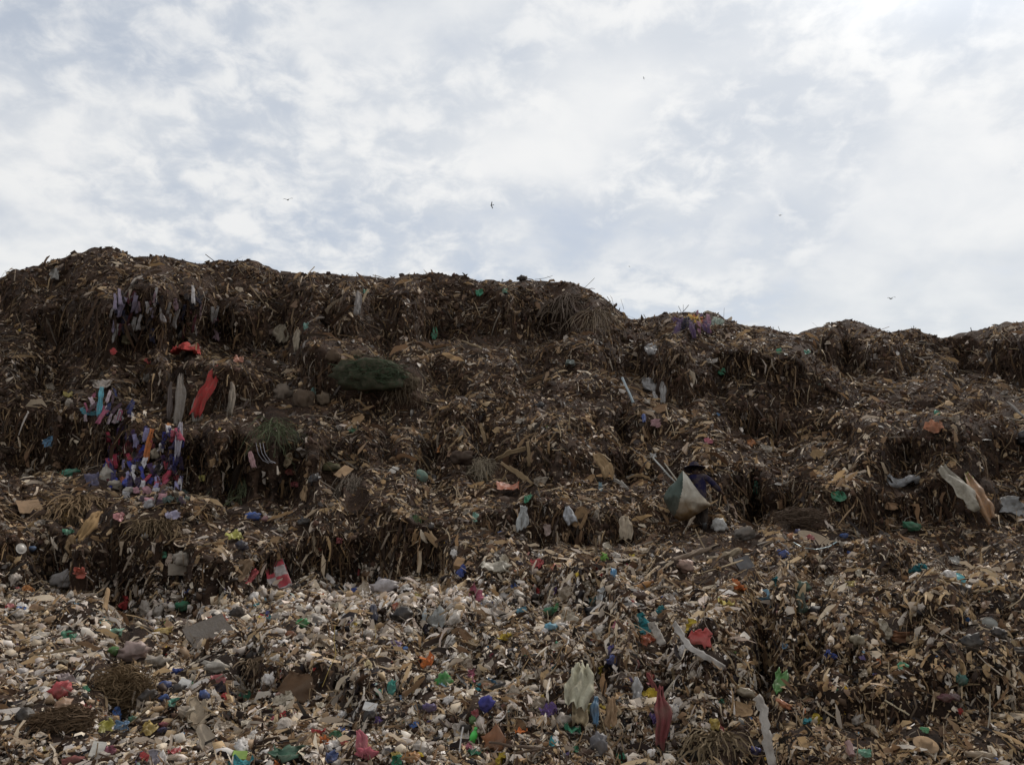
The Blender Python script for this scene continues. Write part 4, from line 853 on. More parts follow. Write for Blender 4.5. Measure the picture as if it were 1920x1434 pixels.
# ------------------------------------------------------------------ loose litter, far too much to count
cell_py = .25 * (PYs[:-1, :-1] + PYs[1:, :-1] + PYs[:-1, 1:] + PYs[1:, 1:])
cell_px = .5 * (PX[:-1, :-1] + PX[1:, :-1])
cell_cm = .25 * (CM[:-1, :-1] + CM[1:, :-1] + CM[:-1, 1:] + CM[1:, 1:])
cell_cm = np.maximum(np.minimum(cell_cm, .55), smooth(.62, .22, NR[:-1, :-1, 2]))
cell_area = (pu[1] - pu[0]) * np.abs(PYs[:-1, 1:] - PYs[:-1, :-1])
def gauss(px, py, x, y, sx, sy): return np.exp(-((px - x) / sx) ** 2 - ((py - y) / sy) ** 2)
_a = np.cross(G[1:, :-1] - G[:-1, :-1], G[:-1, 1:] - G[:-1, :-1])
_ctr = .25 * (G[1:, :-1] + G[:-1, :-1] + G[:-1, 1:] + G[1:, 1:]); _vw = CAM - _ctr; _ds = np.linalg.norm(_vw, axis=-1)
_proj = np.clip((_a * _vw).sum(-1) / _ds, 0, None) * (F / _ds) ** 2                   # how much of each patch can be seen from the path
cell_area = np.clip(.35 * cell_area + .65 * _proj + .06 * np.linalg.norm(_a, axis=-1) * (F / _ds) ** 2, 0, 90)
bare = 1 - .72 * gauss(cell_px, cell_py, 1640, 1335, 190, 26) - .5 * gauss(cell_px, cell_py, 1380, 1400, 70, 40)
inframe = bare * smooth(-330, -60, cell_px) * (1 - smooth(1980, 2250, cell_px)) * (1 - smooth(1480, 1590, cell_py))
def whiteness(px, py):
    v = .95 * gauss(px, py, 330, 1150, 200, 32) + .9 * gauss(px, py, 720, 1120, 230, 30) + .45 * gauss(px, py, 980, 1120, 170, 40) + .4 * gauss(px, py, 90, 1265, 200, 60) \
        + .3 * gauss(px, py, 560, 1190, 260, 45) + .35 * gauss(px, py, 330, 1410, 300, 45) + .25 * gauss(px, py, 460, 985, 150, 30) + .2 * gauss(px, py, 800, 1420, 260, 40) + .15 * gauss(px, py, 1400, 1000, 160, 20)
    return np.clip(v, 0, 1)
def covered(px, py):
    hit = np.zeros(len(px), bool)
    for x, y, w_, h_ in FOOT:
        m_ = (np.abs(px - x) < w_ * .5 + 3) & (np.abs(py - y) < h_ * .5 + 5)
        if m_.any(): hit[m_] |= (((px[m_] - x) / (w_ * .5 + 3)) ** 2 + ((py[m_] - y) / (h_ * .5 + 5)) ** 2) < 1
    return hit & (rng.random(len(px)) < .82)
def sample(n, weight):
    wgt = (cell_area * inframe * weight).ravel(); c = rng.choice(len(wgt), n, p=wgt / wgt.sum())
    c = c[~covered(cell_px.ravel()[c], cell_py.ravel()[c])]; n = len(c)
    i, j = np.unravel_index(c, cell_px.shape); a = rng.random((n, 1)); b = rng.random((n, 1))
    p = (1 - a) * (1 - b) * G[i, j] + a * (1 - b) * G[i + 1, j] + (1 - a) * b * G[i, j + 1] + a * b * G[i + 1, j + 1]
    return p, NR[i, j], cell_px[i, j], cell_py[i, j], cell_cm[i, j]
def frames(nr, tilt, alongdown=0.0):
    n = len(nr); nn = nrm(nr + rng.normal(0, tilt, (n, 3)))
    t = rng.normal(0, 1, (n, 3)); t[:, 2] -= alongdown
    t = nrm(t - nn * (t * nn).sum(1, keepdims=True)); b = np.cross(nn, t)
    return t, b, nn
PAL = dict(
    dark=['#2f241d', '#3a2b22', '#463428', '#282122', '#4e3a2b', '#2e2b28'],
    tan=['#b2946f', '#c2a67e', '#9e8262', '#ccb08a', '#8e7257', '#d0b894', '#aa9074', '#7c624c'],
    pale=['#d8c6ac', '#e2d2ba', '#ccbaa4', '#beb0a0', '#eaddc8', '#d9ccbc', '#b5a898', '#ece2d4'],
    white=['#eae0d6', '#f0e8e0', '#ded2c6', '#eee0d4', '#d6cabe', '#f6f0ea', '#e4d2c4'],
    hue=['#3f6ea8', '#2c8a6a', '#b03c3c', '#c9a63c', '#c77a4a', '#7fa6b8', '#d39a94', '#5a4a78', '#7fa05a', '#a8c0b8'])
PALL = {k: np.array([lin(c) for c in v]) for k, v in PAL.items()}
def paint(px, py, cm, hue=0):
    n = len(px); wh = whiteness(px, py)
    far = smooth(900, 620, py); nearv = smooth(1020, 1120, py); rb = smooth(1250, 1450, px) * smooth(1060, 1130, py)
    pd = .58 * far + .50 * (1 - far) * (1 - nearv) + .32 * nearv * (1 - rb) + .26 * rb * nearv + (.30 - .16 * nearv) * np.clip(cm, 0, 1) - .25 * wh
    pw = .018 + .36 * wh + .06 * nearv * (1 - rb)
    pp = .15 + .20 * nearv * (1 - rb) * (1 - wh)
    ph = hue * (.008 + .035 * nearv + .03 * wh)
    pp = pp * (1 - .42 * far) + .10 * wh; pt = np.clip(1 - pd - pw - pp, .1, 1)
    Pm = np.clip(np.stack([pd, pt, pp, pw, ph], 1), 0, None); Pm /= Pm.sum(1, keepdims=True)
    k = (rng.random((n, 1)) > np.cumsum(Pm, 1)).sum(1).clip(0, 4)
    col = np.zeros((n, 3))
    for m, key in enumerate(('dark', 'tan', 'pale', 'white', 'hue')):
        s = k == m; col[s] = PALL[key][rng.integers(0, len(PALL[key]), s.sum())]
    col *= rng.uniform(.75, 1.3, (n, 1))
    # waste higher up has lain longer: browner and more soiled
    soil = np.array([.125, .084, .058]); a = (.42 * far + .20 * (1 - nearv) * (1 - far))[:, None] * rng.uniform(.5, 1.3, (n, 1))
    a = np.clip(a, 0, .85); col = col * (1 + (1 - .6 * nearv)[:, None] * np.array([.05, -.03, -.12]))
    return col * (1 - a) + soil * a * rng.uniform(.6, 1.4, (n, 1))
def scatter(name, templates, faces, n, weight, px_size, aspect, tilt, lift, label, cat, mat, alongdown=0., power=.82, cols=None, hue=0, smooth_=False):
    p, nr, px, py, cm = sample(n, weight)
    n = len(p); Y = p[:, 1]
    s = np.minimum(rng.lognormal(math.log(px_size), .58, n), px_size * 2.8) / F * 20 * (Y / 20) ** power
    t, b, nn = frames(nr, tilt, alongdown)
    tv = templates[rng.integers(0, len(templates), n)]
    asp = rng.uniform(*aspect, n)
    lo = tv * np.stack([s, s * asp, s * rng.uniform(.6, 1.2, n)], 1)[:, None, :]
    v = p[:, None] + nn[:, None] * (s * lift)[:, None, None] + lo[..., :1] * t[:, None] + lo[..., 1:2] * b[:, None] + lo[..., 2:] * nn[:, None]
    K = templates.shape[1]
    col = paint(px, py, cm, hue) if cols is None else cols(px, py, cm)
    f = (faces[None] + (np.arange(n) * K)[:, None, None]).reshape(-1, faces.shape[1])
    o = build(name, v.reshape(-1, 3), f, mat, colors=np.repeat(col, K, 0), smooth_shade=smooth_)
    return tag(o, label, cat, kind='stuff')
def flake_templates(rings, k, rough, R=8):
    """ragged, folded discs: a centre and rings"""
    out = []
    for _ in range(k):
        th = np.arange(R) * 2 * math.pi / R; vs = [np.zeros((1, 2))]
        ro = rng.uniform(.25, .6, R); ro = .76 * ro + .12 * (np.roll(ro, 1) + np.roll(ro, -1))
        for r in range(1, rings + 1):
            q = ro * (r / rings) * (1 if r == rings else rng.uniform(.75, 1.15, R)); a = th + rng.normal(0, .14, R)
            vs.append(np.stack([np.cos(a) * q, np.sin(a) * q], 1))
        xy = np.concatenate(vs); x, y = xy[:, 0], xy[:, 1]
        fa = rng.uniform(0, 3.14); u = x * math.cos(fa) + y * math.sin(fa)
        z = rng.normal(0, .8) * x * x + rng.normal(0, .8) * y * y + rng.uniform(.12, .34) * np.abs(np.sin(u * rng.uniform(4, 9) + rng.uniform(0, 6))) + rng.normal(0, rough, len(x))
        out.append(np.stack([x, y, z - z.mean()], -1))
    return np.array(out)
def disc_faces(rings, R=8):
    f = []
    for i in range(R):
        j = (i + 1) % R; f.append([0, 1 + i, 1 + j])
        for r in range(1, rings):
            a, b = 1 + (r - 1) * R, 1 + r * R; f.append([a + i, b + i, b + j]); f.append([a + i, b + j, a + j])
    return np.array(f)
def strip_templates(m, k):
    out = []
    for _ in range(k):
        t = np.linspace(-.5, .5, m); c = np.cumsum(rng.normal(0, .07, m)); tw = np.cumsum(rng.normal(0, .5, m)) + rng.uniform(0, 3)
        z = -rng.uniform(0, .9) * t * t + np.cumsum(rng.normal(0, .04, m)); wd = .5 * rng.uniform(.7, 1.2, m) * (1 - .6 * (np.abs(t) > .45))
        a = np.stack([t, c + wd * np.cos(tw) * .2, z + wd * np.sin(tw) * .2], -1); b = np.stack([t, c - wd * np.cos(tw) * .2, z - wd * np.sin(tw) * .2], -1)
        out.append(np.stack([a, b], 1).reshape(-1, 3))
    return np.array(out)
def lump_templates(k):
    v, f = ICO1; out = []
    for _ in range(k):
        r = v * rng.uniform(.55, 1.25, (len(v), 1)) * np.array([.5, .5, .36]) + rng.normal(0, .05, v.shape); out.append(r)
    return np.array(out)
bench = 1 - np.clip(cell_cm, 0, 1)
cliff = np.clip(cell_cm, 0, 1)
nearw = smooth(980, 1130, cell_py)
whw = whiteness(cell_px, cell_py)
crest = (cell_py - np.interp(cell_px, pu, skyl)) < 14
_q = np.stack([cell_px / 60, cell_py / 26, cell_px * 0 + 9], -1)
drift = .34 + .66 * smooth(-.35, .4, vnoise(_q, 65) + .6 * vnoise(_q * 2.6, 66))       # litter gathers in drifts, soil shows between
drift = drift * (1 - nearw) + nearw * (.6 + .4 * drift)
FL6, FL5f, FL2, ST, LP = flake_templates(1, 80, .07, 6), flake_templates(1, 60, .07, 5), flake_templates(2, 60, .06, 7), strip_templates(5, 40), lump_templates(40)
OC_V = np.array([(1, 0, 0), (-1, 0, 0), (0, 1, 0), (0, -1, 0), (0, 0, 1), (0, 0, -1)], float)
OC_F = np.array([(0, 2, 4), (2, 1, 4), (1, 3, 4), (3, 0, 4), (2, 0, 5), (1, 2, 5), (3, 1, 5), (0, 3, 5)])
CL = np.array([OC_V * rng.uniform(.6, 1.3, (6, 1)) * np.array([.5, .5, .38]) + rng.normal(0, .07, (6, 3)) for _ in range(30)])
GF6, GF5f, GF2, GST = disc_faces(1, 6), disc_faces(1, 5), disc_faces(2, 7), grid_faces(5, 2)
scatter('litter_scraps', FL6, GF6, 90000, (.20 + .45 * nearw + (.80 - .45 * nearw) * bench) * (1 - .62 * nearw) * drift * (1 - .5 * crest), 8.4, (.14, .7), .55, .10, 'brown and tan scraps of film, husk and paper covering the slopes', 'litter', MAT['scrap'], alongdown=.7)
scatter('litter_film', FL2, GF2, 25000, (.7 + .3 * bench) * (.06 + nearw), 9.2, (.22, .85), .7, .16, 'crumpled torn plastic film strewn over the lower slope', 'litter', MAT['scrap'], power=.72, smooth_=True)
scatter('litter_fines', FL5f, GF5f, 66000, (.5 + .5 * nearw) * (.45 + .55 * bench) * drift, 5.6, (.4, 1.), .7, .1, 'small flecks of mixed rubbish between the larger scraps', 'litter', MAT['scrap'], hue=1)
scatter('litter_strips', ST, GST, 30000, (.35 + .65 * bench) * drift * (1 - .8 * crest), 18, (.25, .6), .35, .08, 'long torn strips of film and husk tangled over the slopes', 'litter', MAT['scrap'], alongdown=.8)
scatter('litter_lumps', LP, ICO1[1], 5500, .005 + nearw * .06 + 2.4 * whw * (cell_py > 1060), 8.5, (.6, 1.0), .4, .12, 'pale crumpled lumps of film forming the whitish band of litter', 'litter', MAT['scrap'], power=.8)
def soilc(px, py, cm):
    n = len(px); return np.array([.080, .048, .031]) * rng.uniform(.4, 1.6, (n, 1)) * rng.uniform(.92, 1.08, (n, 3))
scatter('soil_clods', CL, OC_F, 22000, (.6 + .6 * cliff) * (1 - .75 * nearw), 7.5, (.6, 1.), .5, .0, 'dark crumbs and clods of rotted waste soil', 'soil', MAT['straw'], cols=soilc)

def hanging(name, n, weight, length, width, label, palette, arch=.3, power=.85, m=5):
    p, nr, px, py, cm = sample(n, weight); n = len(p)
    Y = p[:, 1]; sc = 20 / F * (Y / 20) ** power
    Ln = np.minimum(rng.lognormal(math.log(length), .75, n), length * 4) * sc; wd = rng.lognormal(math.log(width), .45, n) * sc
    out = nrm(nr * np.array([1, 1, .3]) + rng.normal(0, .35, (n, 3)))
    side = nrm(np.cross(out, np.array([0, 0, 1.])) + rng.normal(0, .4, (n, 3)))
    t = np.linspace(0, 1, m)
    a = rng.uniform(.3, 1.5, n) * arch; sw = rng.normal(0, .42, n)
    path = p[:, None] + out[:, None] * (Ln * a)[:, None, None] * (np.sin(t * 2.2) * .8)[None, :, None] \
        + side[:, None] * (Ln * sw)[:, None, None] * (t ** 1.5)[None, :, None]
    path[..., 2] += (Ln[:, None] * (.10 * np.sin(t * 3.1)[None] * a[:, None] * 3 - t[None] ** 1.4))
    path += rng.normal(0, .035, path.shape) * Ln[:, None, None]
    path += out[:, None] * .03
    wv = side[:, None] * (wd[:, None] * (.6 + .4 * np.sin(t * 3.0)[None]) * rng.uniform(.7, 1.3, (n, m)))[..., None]
    wv = wv + out[:, None] * (wd[:, None] * rng.normal(0, .4, (n, m)))[..., None]
    v = np.stack([path - wv * .5, path + wv * .5], 2).reshape(n, -1, 3)
    col = palette(px, py, cm)
    f = (grid_faces(m, 2)[None] + (np.arange(n) * 2 * m)[:, None, None]).reshape(-1, 4)
    o = build(name, v.reshape(-1, 3), f, MAT['straw'], colors=np.repeat(col, 2 * m, 0))
    return tag(o, label, 'litter', kind='stuff')
def fibrec(px, py, cm):
    n = len(px); base = np.array([lin(c) for c in ('#5a4534', '#735a42', '#8a7052', '#483629', '#a3886a', '#3a2e28', '#7c6a58', '#ab9c8a')])
    p = np.array([.2, .2, .14, .17, .07, .13, .06, .03]); c = base[rng.choice(8, n, p=p)] * rng.uniform(.4, 1.1, (n, 1))
    return c
_q = np.stack([cell_px / 34, cell_py / 30, cell_px * 0], -1)
patch = smooth(-.25, .45, vnoise(_q, 61) + .5 * vnoise(_q * 2.7, 62))
lipw = np.clip(cliff * 1.2 - .1, 0, 1) * (.12 + .88 * patch)
hanging('hanging_fibres', 33000, (.55 + .35 * lipw) * (1 - .62 * nearw), 19, 1.6, 'brown fibres and torn strips hanging down the steep faces', fibrec)
hanging('hanging_rags', 9000, .14 + lipw, 15, 4.6, 'limp soiled film and rag ends hanging from the terrace lips', lambda a, b, c: paint(a, b, c * .3) * .85)

def straws(name, n, weight, length, width, label):
    p, nr, px, py, cm = sample(n, weight); n = len(p); Y = p[:, 1]; sc = 20 / F * (Y / 20) ** .85
    Ln = rng.lognormal(math.log(length), .45, n) * sc; wd = rng.lognormal(math.log(width), .35, n) * sc
    t, b, nn = frames(nr, .4, .5); m = 4; s = np.linspace(-.5, .5, m)
    v0 = p[:, None] + t[:, None] * (Ln[:, None] * s)[..., None] + nn[:, None] * (Ln[:, None] * (.10 - rng.uniform(-.1, .5, (n, 1)) * s[None] ** 2))[..., None] + b[:, None] * (Ln[:, None] * rng.normal(0, .05, (n, m)))[..., None]
    off = (b[:, None] * .7 + nn[:, None] * .5) * wd[:, None, None] * .5
    v = np.stack([v0 - off, v0 + off], 2).reshape(n, -1, 3)
    c = np.array([lin(x) for x in ('#a08766', '#84694c', '#6a5440', '#b7a183', '#8f8272', '#57463a')])[rng.integers(0, 6, n)] * rng.uniform(.7, 1.1, (n, 1))
    f = (grid_faces(m, 2)[None] + (np.arange(n) * 2 * m)[:, None, None]).reshape(-1, 4)
    return tag(build(name, v.reshape(-1, 3), f, MAT['straw'], colors=np.repeat(c, 2 * m, 0)), label, 'litter', kind='stuff')
straws('dry_straw', 20000, (.3 + bench * (1 - .6 * whw)) * (1 - .85 * crest) * drift, 30, 1.8, 'dry stalks and straw lying loose on the benches')

# ------------------------------------------------------------------ bottles with cap and label
def bottle(px, py, length, angle, col, label, lab='#d8d4cc', capc='#d0d0d0', group=None):
    P, n, mpp = at(px, py); s = length * mpp; e = empty('bottle')
    prof = [(0, -.5), (.11, -.5), (.145, -.47), (.14, -.40), (.15, -.36), (.15, -.05), (.138, 0), (.15, .05), (.148, .16), (.12, .27), (.06, .36), (.048, .42), (0, .42)]
    v, f = m_lathe([(r * s, z * s) for r, z in prof], 16)
    dent = 1 - .12 * smooth(.2, .9, vnoise(v / s * 6 + px, 44)); v[:, :2] *= dent[:, None]
    b = build('bottle_body', v, f, MAT['hard'], e, smooth_shade=True); b.color = (*lin(col), 1)
    v, f = m_lathe([(.152 * s, -.36 * s), (.157 * s, -.36 * s), (.157 * s, -.12 * s), (.152 * s, -.12 * s)], 16)
    l = build('label_band', v, f, MAT['card'], e); l.color = (*lin(lab), 1)
    v, f = m_lathe([(.062 * s, .39 * s), (.066 * s, .40 * s), (.066 * s, .50 * s), (0, .50 * s)], 12)
    c = build('cap', v, f, MAT['hard'], e); c.color = (*lin(capc), 1)
    a = math.radians(angle); toward = (CAMV - P).normalized(); az = math.atan2(P.x, P.y)
    right = Vector((math.cos(az), -math.sin(az), 0)); upv = (Vector((0, 0, 1)) + n * .3).normalized()
    Z = (right * math.sin(a) + upv * math.cos(a)).normalized(); X = Z.cross(toward).normalized()
    put(e, P + toward * s * .12 + n * s * .08, X, Z); tag(e, label, 'bottle', group); return e
bottle(886, 1390, 44, 15, '#4cc050', 'bright green bottle with white band upside at the bottom of the slope', capc='#48a84c')
bottle(1203, 1103, 46, 62, '#9c6a30', 'amber brown bottle lying above the dark brown pot', lab='#a87838', capc='#7c5028')
bottle(795, 1160, 32, 8, '#c0c8c8', 'clear white bottle right of the black bag in the pale litter')
bottle(1228, 1000 + 172, 24, 80, '#c8bca8', 'dusty cream bottle beside the wide white cloth strip')

# ------------------------------------------------------------------ clothes heaps: each rag is a thing
def rags(n, x0, x1, ylip, y0, y1, cols, where, group, wr=(6, 13), hr=(20, 50)):
    for i in range(n):
        nm, c = cols[i % len(cols)]
        x = random.uniform(x0, x1); y = random.uniform(y0, y1)
        rw, rh = random.uniform(*wr), random.uniform(*hr); sz = ('long ' if rh > sum(hr) / 2 else 'short ') + ('wide ' if rw > sum(wr) / 2 else 'narrow ')
        try: hero('hang', 'rag', x, y, rw, rh, c, 'cloth', sz + nm + ' ' + where, 'rag', roll=random.gauss(0, 12), group=group, gather=random.uniform(.55, 1.2), tip=random.uniform(-.4, .4), nx=5, ny=9, dust=.06, out=.05)
        except ValueError: pass
CURT = [('black', '#1c1b22'), ('dusty pink', '#a08088'), ('pale grey', '#9c9690'), ('navy', '#20243c'), ('faded lilac', '#8a7c90'), ('dark brown', '#40302a'), ('wine red', '#5c2430'), ('whitish', '#b8b0ac')]
rags(76, 210, 410, 0, 553, 630, CURT, 'rag hanging in the clothes curtain of the upper left face', 'rags of the upper clothes curtain', (3.5, 8), (12, 38))
HEAP = [('royal blue', '#26348c'), ('crimson', '#b02c48'), ('dark purple', '#38204c'), ('dark violet', '#2c2044'), ('white', '#c8c0c0'), ('indigo', '#28285c'), ('lilac', '#9088b0'), ('black', '#1a1820'), ('maroon', '#541c28'), ('rosy red', '#a84058')]
rags(126, 198, 342, 0, 806, 922, HEAP, 'rag in the colourful clothes heap of the left terrace', 'rags of the colourful clothes heap', (4.5, 11), (9, 27))
LIPR = [('pinkish white', '#c0a8ac'), ('dark mauve', '#5a4450'), ('raspberry', '#9c4a64'), ('ash grey', '#a09a9a'), ('deep blue', '#2c3460')]
rags(32, 158, 250, 0, 735, 795, LIPR, 'rag hanging below the lip beside the teal cloth', 'rags below the teal cloth lip', (4, 8), (10, 28))
CRST = [('mustard yellow', '#d0a030'), ('dark navy', '#1a1a30'), ('violet', '#50385c'), ('orange', '#c87038'), ('mauve pink', '#98687c'), ('pale green', '#98a494')]
rags(12, 1288, 1314, 0, 597, 606, CRST[:1] + CRST[3:4], 'rag on the colourful crest heap', 'rags of the crest heap', (7, 12), (10, 18))
rags(12, 1268, 1302, 0, 604, 622, CRST[1:3], 'rag on the colourful crest heap', 'rags of the crest heap', (6, 12), (14, 34))
rags(10, 1302, 1330, 0, 592, 618, CRST[2:3] + CRST[4:5], 'rag on the colourful crest heap', 'rags of the crest heap', (5, 9), (12, 28))
rags(8, 1332, 1358, 0, 600, 608, CRST[5:], 'rag on the colourful crest heap', 'rags of the crest heap', (6, 10), (8, 14))
BENR = [('dark plum', '#38283c'), ('teal grey', '#3c5450'), ('silver grey', '#a4a0a0'), ('rosy', '#b07c84')]
rags(20, 235, 355, 0, 915, 950, BENR, 'rag strewn at the foot of the clothes heap', 'rags at the foot of the clothes heap', (8, 16), (8, 18))

# ------------------------------------------------------------------ larger pieces of common litter, one object each, shared meshes
def variants(fn, k): return [fn(i) for i in range(k)]
def shared(name, vf, mat):
    o = build(name, vf[0], vf[1], mat); C.objects.unlink(o); me = o.data; bpy.data.objects.remove(o); return me
VB = [shared('crumpled_bag', m_bag(1, .8, 200 + i, fine=True, neck=i % 3 == 0), MAT['plastic']) for i in range(10)]
def closed_sheet(i, w, h, fold, t=.012, nx=8, ny=7):
    v, f = m_sheet(w, h, 300 + i, fold=fold, nx=nx, ny=ny, ragged=.13); K = len(v); b = v + np.array([0, t, 0])
    g = f.tolist(); ring = [a * ny for a in range(nx)] + [(nx - 1) * ny + j for j in range(1, ny)] + [a * ny + ny - 1 for a in range(nx - 2, -1, -1)] + [j for j in range(ny - 2, 0, -1)]
    F_ = g + [[K + a for a in q_[::-1]] for q_ in g] + [[b_, a_, K + a_, K + b_] for a_, b_ in zip(ring, ring[1:] + ring[:1])]
    return np.concatenate([v, b]), F_
VS = [shared('film_scrap', closed_sheet(i, 1, .75, .2), MAT['plastic']) for i in range(10)]
VC = [shared('cardboard_piece', closed_sheet(40 + i, 1, .7, .05, .03, 5, 5), MAT['card']) for i in range(6)]
def bent(i):
    q = np.linspace(-.5, .5, 6); return m_rod([(a, rng.normal(0, .012), .04 * math.sin(i + a * 3)) for a in q], .028, 6, .7, .3)
VK = [shared('stick', bent(i), MAT['wood']) for i in range(6)]
MARKS = [(393, 1193, 'the slanted grey board'), (212, 1296, 'the large root tangle'), (110, 1366, 'the darker root tangle'), (515, 1078, 'the checked cloth'), (203, 1120, 'the wide tan plank'),
    (563, 1172, 'the vivid green bag'), (762, 1160, 'the black bag in the pale band'), (831, 1285, 'the large green crumpled bag'), (580, 1284, 'the brown cloth sheet'), (911, 1330, 'the royal blue mesh'),
    (886, 1390, 'the bright green bottle'), (683, 1412, 'the rose red cloth'), (545, 1420, 'the dark green tarp'), (375, 1360, 'the long tan cardboard strip'), (724, 1108, 'the pearly white bag'),
    (920, 1069, 'the cream sheet'), (1036, 1181, 'the sky blue mask'), (1082, 1290, 'the big cream hanging cloth'), (1203, 1103, 'the amber bottle'), (1318, 1196, 'the coral red packet'), (1242, 1342, 'the dark red hanging cloth'),
    (1360, 1050, 'the split logs'), (1317, 950, 'the person'), (1528, 1018, 'the cream dish'), (1792, 1091, 'the turquoise lid'), (1734, 1400, 'the tan hat'), (1681, 1326, 'the pale slat'), (1440, 1370, 'the long dusty hanging cloth'),
    (1706, 1196, 'the orange brown rag'), (1492, 1104, 'the dusty green bag'), (1823, 935, 'the draped orange film'), (1682, 907, 'the long translucent sheet'), (952, 921, 'the orange slab'), (902, 880, 'the beige fibre net'),
    (270, 860, 'the colourful clothes heap'), (390, 730, 'the red hanging cloth'), (300, 600, 'the clothes curtain'), (700, 718, 'the green net bundle'), (512, 815, 'the green grass tuft'), (470, 972, 'the bright blue bag'),
    (150, 960, 'the palm leaf heap'), (660, 910, 'the straw mop'), (1221, 728, 'the pale grey tarp'), (1300, 605, 'the colourful crest rags'), (1062, 570, 'the draped dry straw'), (1754, 806, 'the faded orange rag'),
    (1340, 740, 'the right dark face'), (1580, 610, 'the jutting beam'), (1860, 668, 'the far right overhang'), (105, 525, 'the tallest crest'), (803, 582, 'the square cardboard'), (130, 1088, 'the dirty whitish sack'), (700, 1050, 'the dark middle face')]
def lot(n, meshes, name, cols, weight, size, label, cat, group, upright=.35, flat=False, power=.78):
    p, nr, px, py, cm = sample(n, weight * (cell_px > -20) * (cell_px < 1940) * (cell_py < 1440)); n = len(p)
    for i in range(n):
        o = bpy.data.objects.new(name, meshes[i % len(meshes)]); C.objects.link(o)
        s = min(rng.lognormal(math.log(size), .35), size * 1.9) * 20 / F * (p[i, 1] / 20) ** power
        nn = Vector(nr[i]); tw = (CAMV - Vector(p[i])).normalized()
        face = (nn + tw * upright + Vector(rng.normal(0, .3, 3))).normalized()      # broad side of the piece
        r = Vector(rng.normal(0, 1, 3)); X = (r - face * r.dot(face)).normalized()
        Zv = X.cross(-face).normalized() * -1; Yv = -face
        P = Vector(p[i]) + nn * s * (.10 if flat else .2)
        o.matrix_world = Matrix(((X.x * s, Yv.x * s, Zv.x * s, P.x), (X.y * s, Yv.y * s, Zv.y * s, P.y), (X.z * s, Yv.z * s, Zv.z * s, P.z), (0, 0, 0, 1)))
        ci = int(rng.integers(0, len(cols))); c = np.array(lin(cols[ci])) * rng.uniform(.8, 1.15); near_ = min(MARKS, key=lambda m_: (m_[0] - px[i]) ** 2 + (m_[1] - py[i]) ** 2)[2]
        c = c * .82 + np.array([.15, .115, .085]) * .18; o.color = (*c.clip(0, 1), 1); tag(o, label[ci % len(label)] + ' near ' + near_, cat, group)
low = smooth(1020, 1110, cell_py); lowr = low * smooth(1200, 1400, cell_px); lowl = low * (1 - .7 * smooth(1200, 1450, cell_px))
midz = smooth(700, 800, cell_py) * (1 - low); allz = .35 + .65 * bench
W_ = 'small crumpled '
lot(270, VB, 'plastic_bag', ['#d8cec2', '#c8bcae', '#e0d8d0', '#bfb2a4', '#d0c0b0'], lowl * allz * (.3 + whw), 17, [W_ + 'off white bag', W_ + 'dirty white bag', W_ + 'clean white bag', W_ + 'greyish white bag', W_ + 'cream bag'], 'bag', 'whitish bags of the lower litter')
lot(130, VS, 'film_scrap', ['#c0b29c', '#b0a088', '#cabca4', '#a89680', '#b8aca0'], low * allz, 19, ['crumpled beige film', 'crumpled khaki film', 'crumpled cream film', 'crumpled tan film', 'crumpled greige film'], 'film', 'beige film scraps of the lower slope')
lot(70, VS, 'film_scrap', ['#a89a88', '#988a78', '#b4a898', '#8c8074'], midz * allz, 19, ['dusty beige film scrap', 'dusty brown film scrap', 'dusty pale film scrap', 'dusty grey film scrap'], 'film', 'dusty film scraps of the middle terraces')
lot(110, VC, 'cardboard_piece', ['#8c6c4a', '#9c7c58', '#7c5e42', '#a88a62'], (low * .8 + midz * .6) * allz, 20, ['soggy brown cardboard piece', 'light brown cardboard piece', 'dark brown cardboard piece', 'tan cardboard piece'], 'cardboard', 'brown cardboard pieces', flat=True)
lot(30, VB, 'plastic_bag', ['#26242a', '#2e2a2a', '#222630'], (low + midz * .5), 22, ['small black bag', 'small brownish black bag', 'small blue black bag'], 'bag', 'small black bags')
lot(24, VS, 'film_scrap', ['#3a6cb0', '#2f58a0', '#6aa0c4', '#4a88b8'], low * (.4 + .6 * (1 - lowr)) + midz * .15, 14, ['tiny blue film scrap', 'tiny dark blue film scrap', 'tiny pale blue film scrap', 'tiny sky blue film scrap'], 'scrap', 'small blue scraps')
lot(26, VS, 'film_scrap', ['#2f8a64', '#4a9c58', '#6ab890', '#3f7c58'], low + midz * .25, 14, ['tiny teal green film scrap', 'tiny green film scrap', 'tiny mint film scrap', 'tiny dull green film scrap'], 'scrap', 'small green scraps')
lot(24, VS, 'film_scrap', ['#b84044', '#c85a50', '#a83850', '#d08080'], low * (1 - .6 * lowr) + midz * .15, 13, ['tiny red film scrap', 'tiny brick red film scrap', 'tiny crimson film scrap', 'tiny pink film scrap'], 'scrap', 'small red scraps')
lot(24, VS, 'film_scrap', ['#d8c048', '#c8a840', '#dc9048', '#e0cc70'], low + midz * .1, 13, ['tiny yellow film scrap', 'tiny ochre film scrap', 'tiny orange film scrap', 'tiny pale yellow film scrap'], 'scrap', 'small yellow scraps')
VD = [shared('cloth_scrap', closed_sheet(70 + i, 1, .8, .28), MAT['cloth']) for i in range(8)]
CS = [('#2c4a90', 'royal blue'), ('#1f7a5c', 'emerald'), ('#b83c40', 'red'), ('#d87a3c', 'orange'), ('#c8788c', 'pink'), ('#d0b440', 'yellow'), ('#5c4480', 'purple'), ('#2a8c94', 'turquoise'), ('#26283c', 'navy'), ('#7cae50', 'lime'), ('#8cb8cc', 'pale blue')]
lot(110, VD, 'cloth_scrap', [k_[0] for k_ in CS], low * (1 - .45 * lowr) * (1 - .3 * whw), 17, [k_[1] + ' crumpled cloth scrap' for k_ in CS], 'cloth', 'coloured cloth scraps of the lower slope')
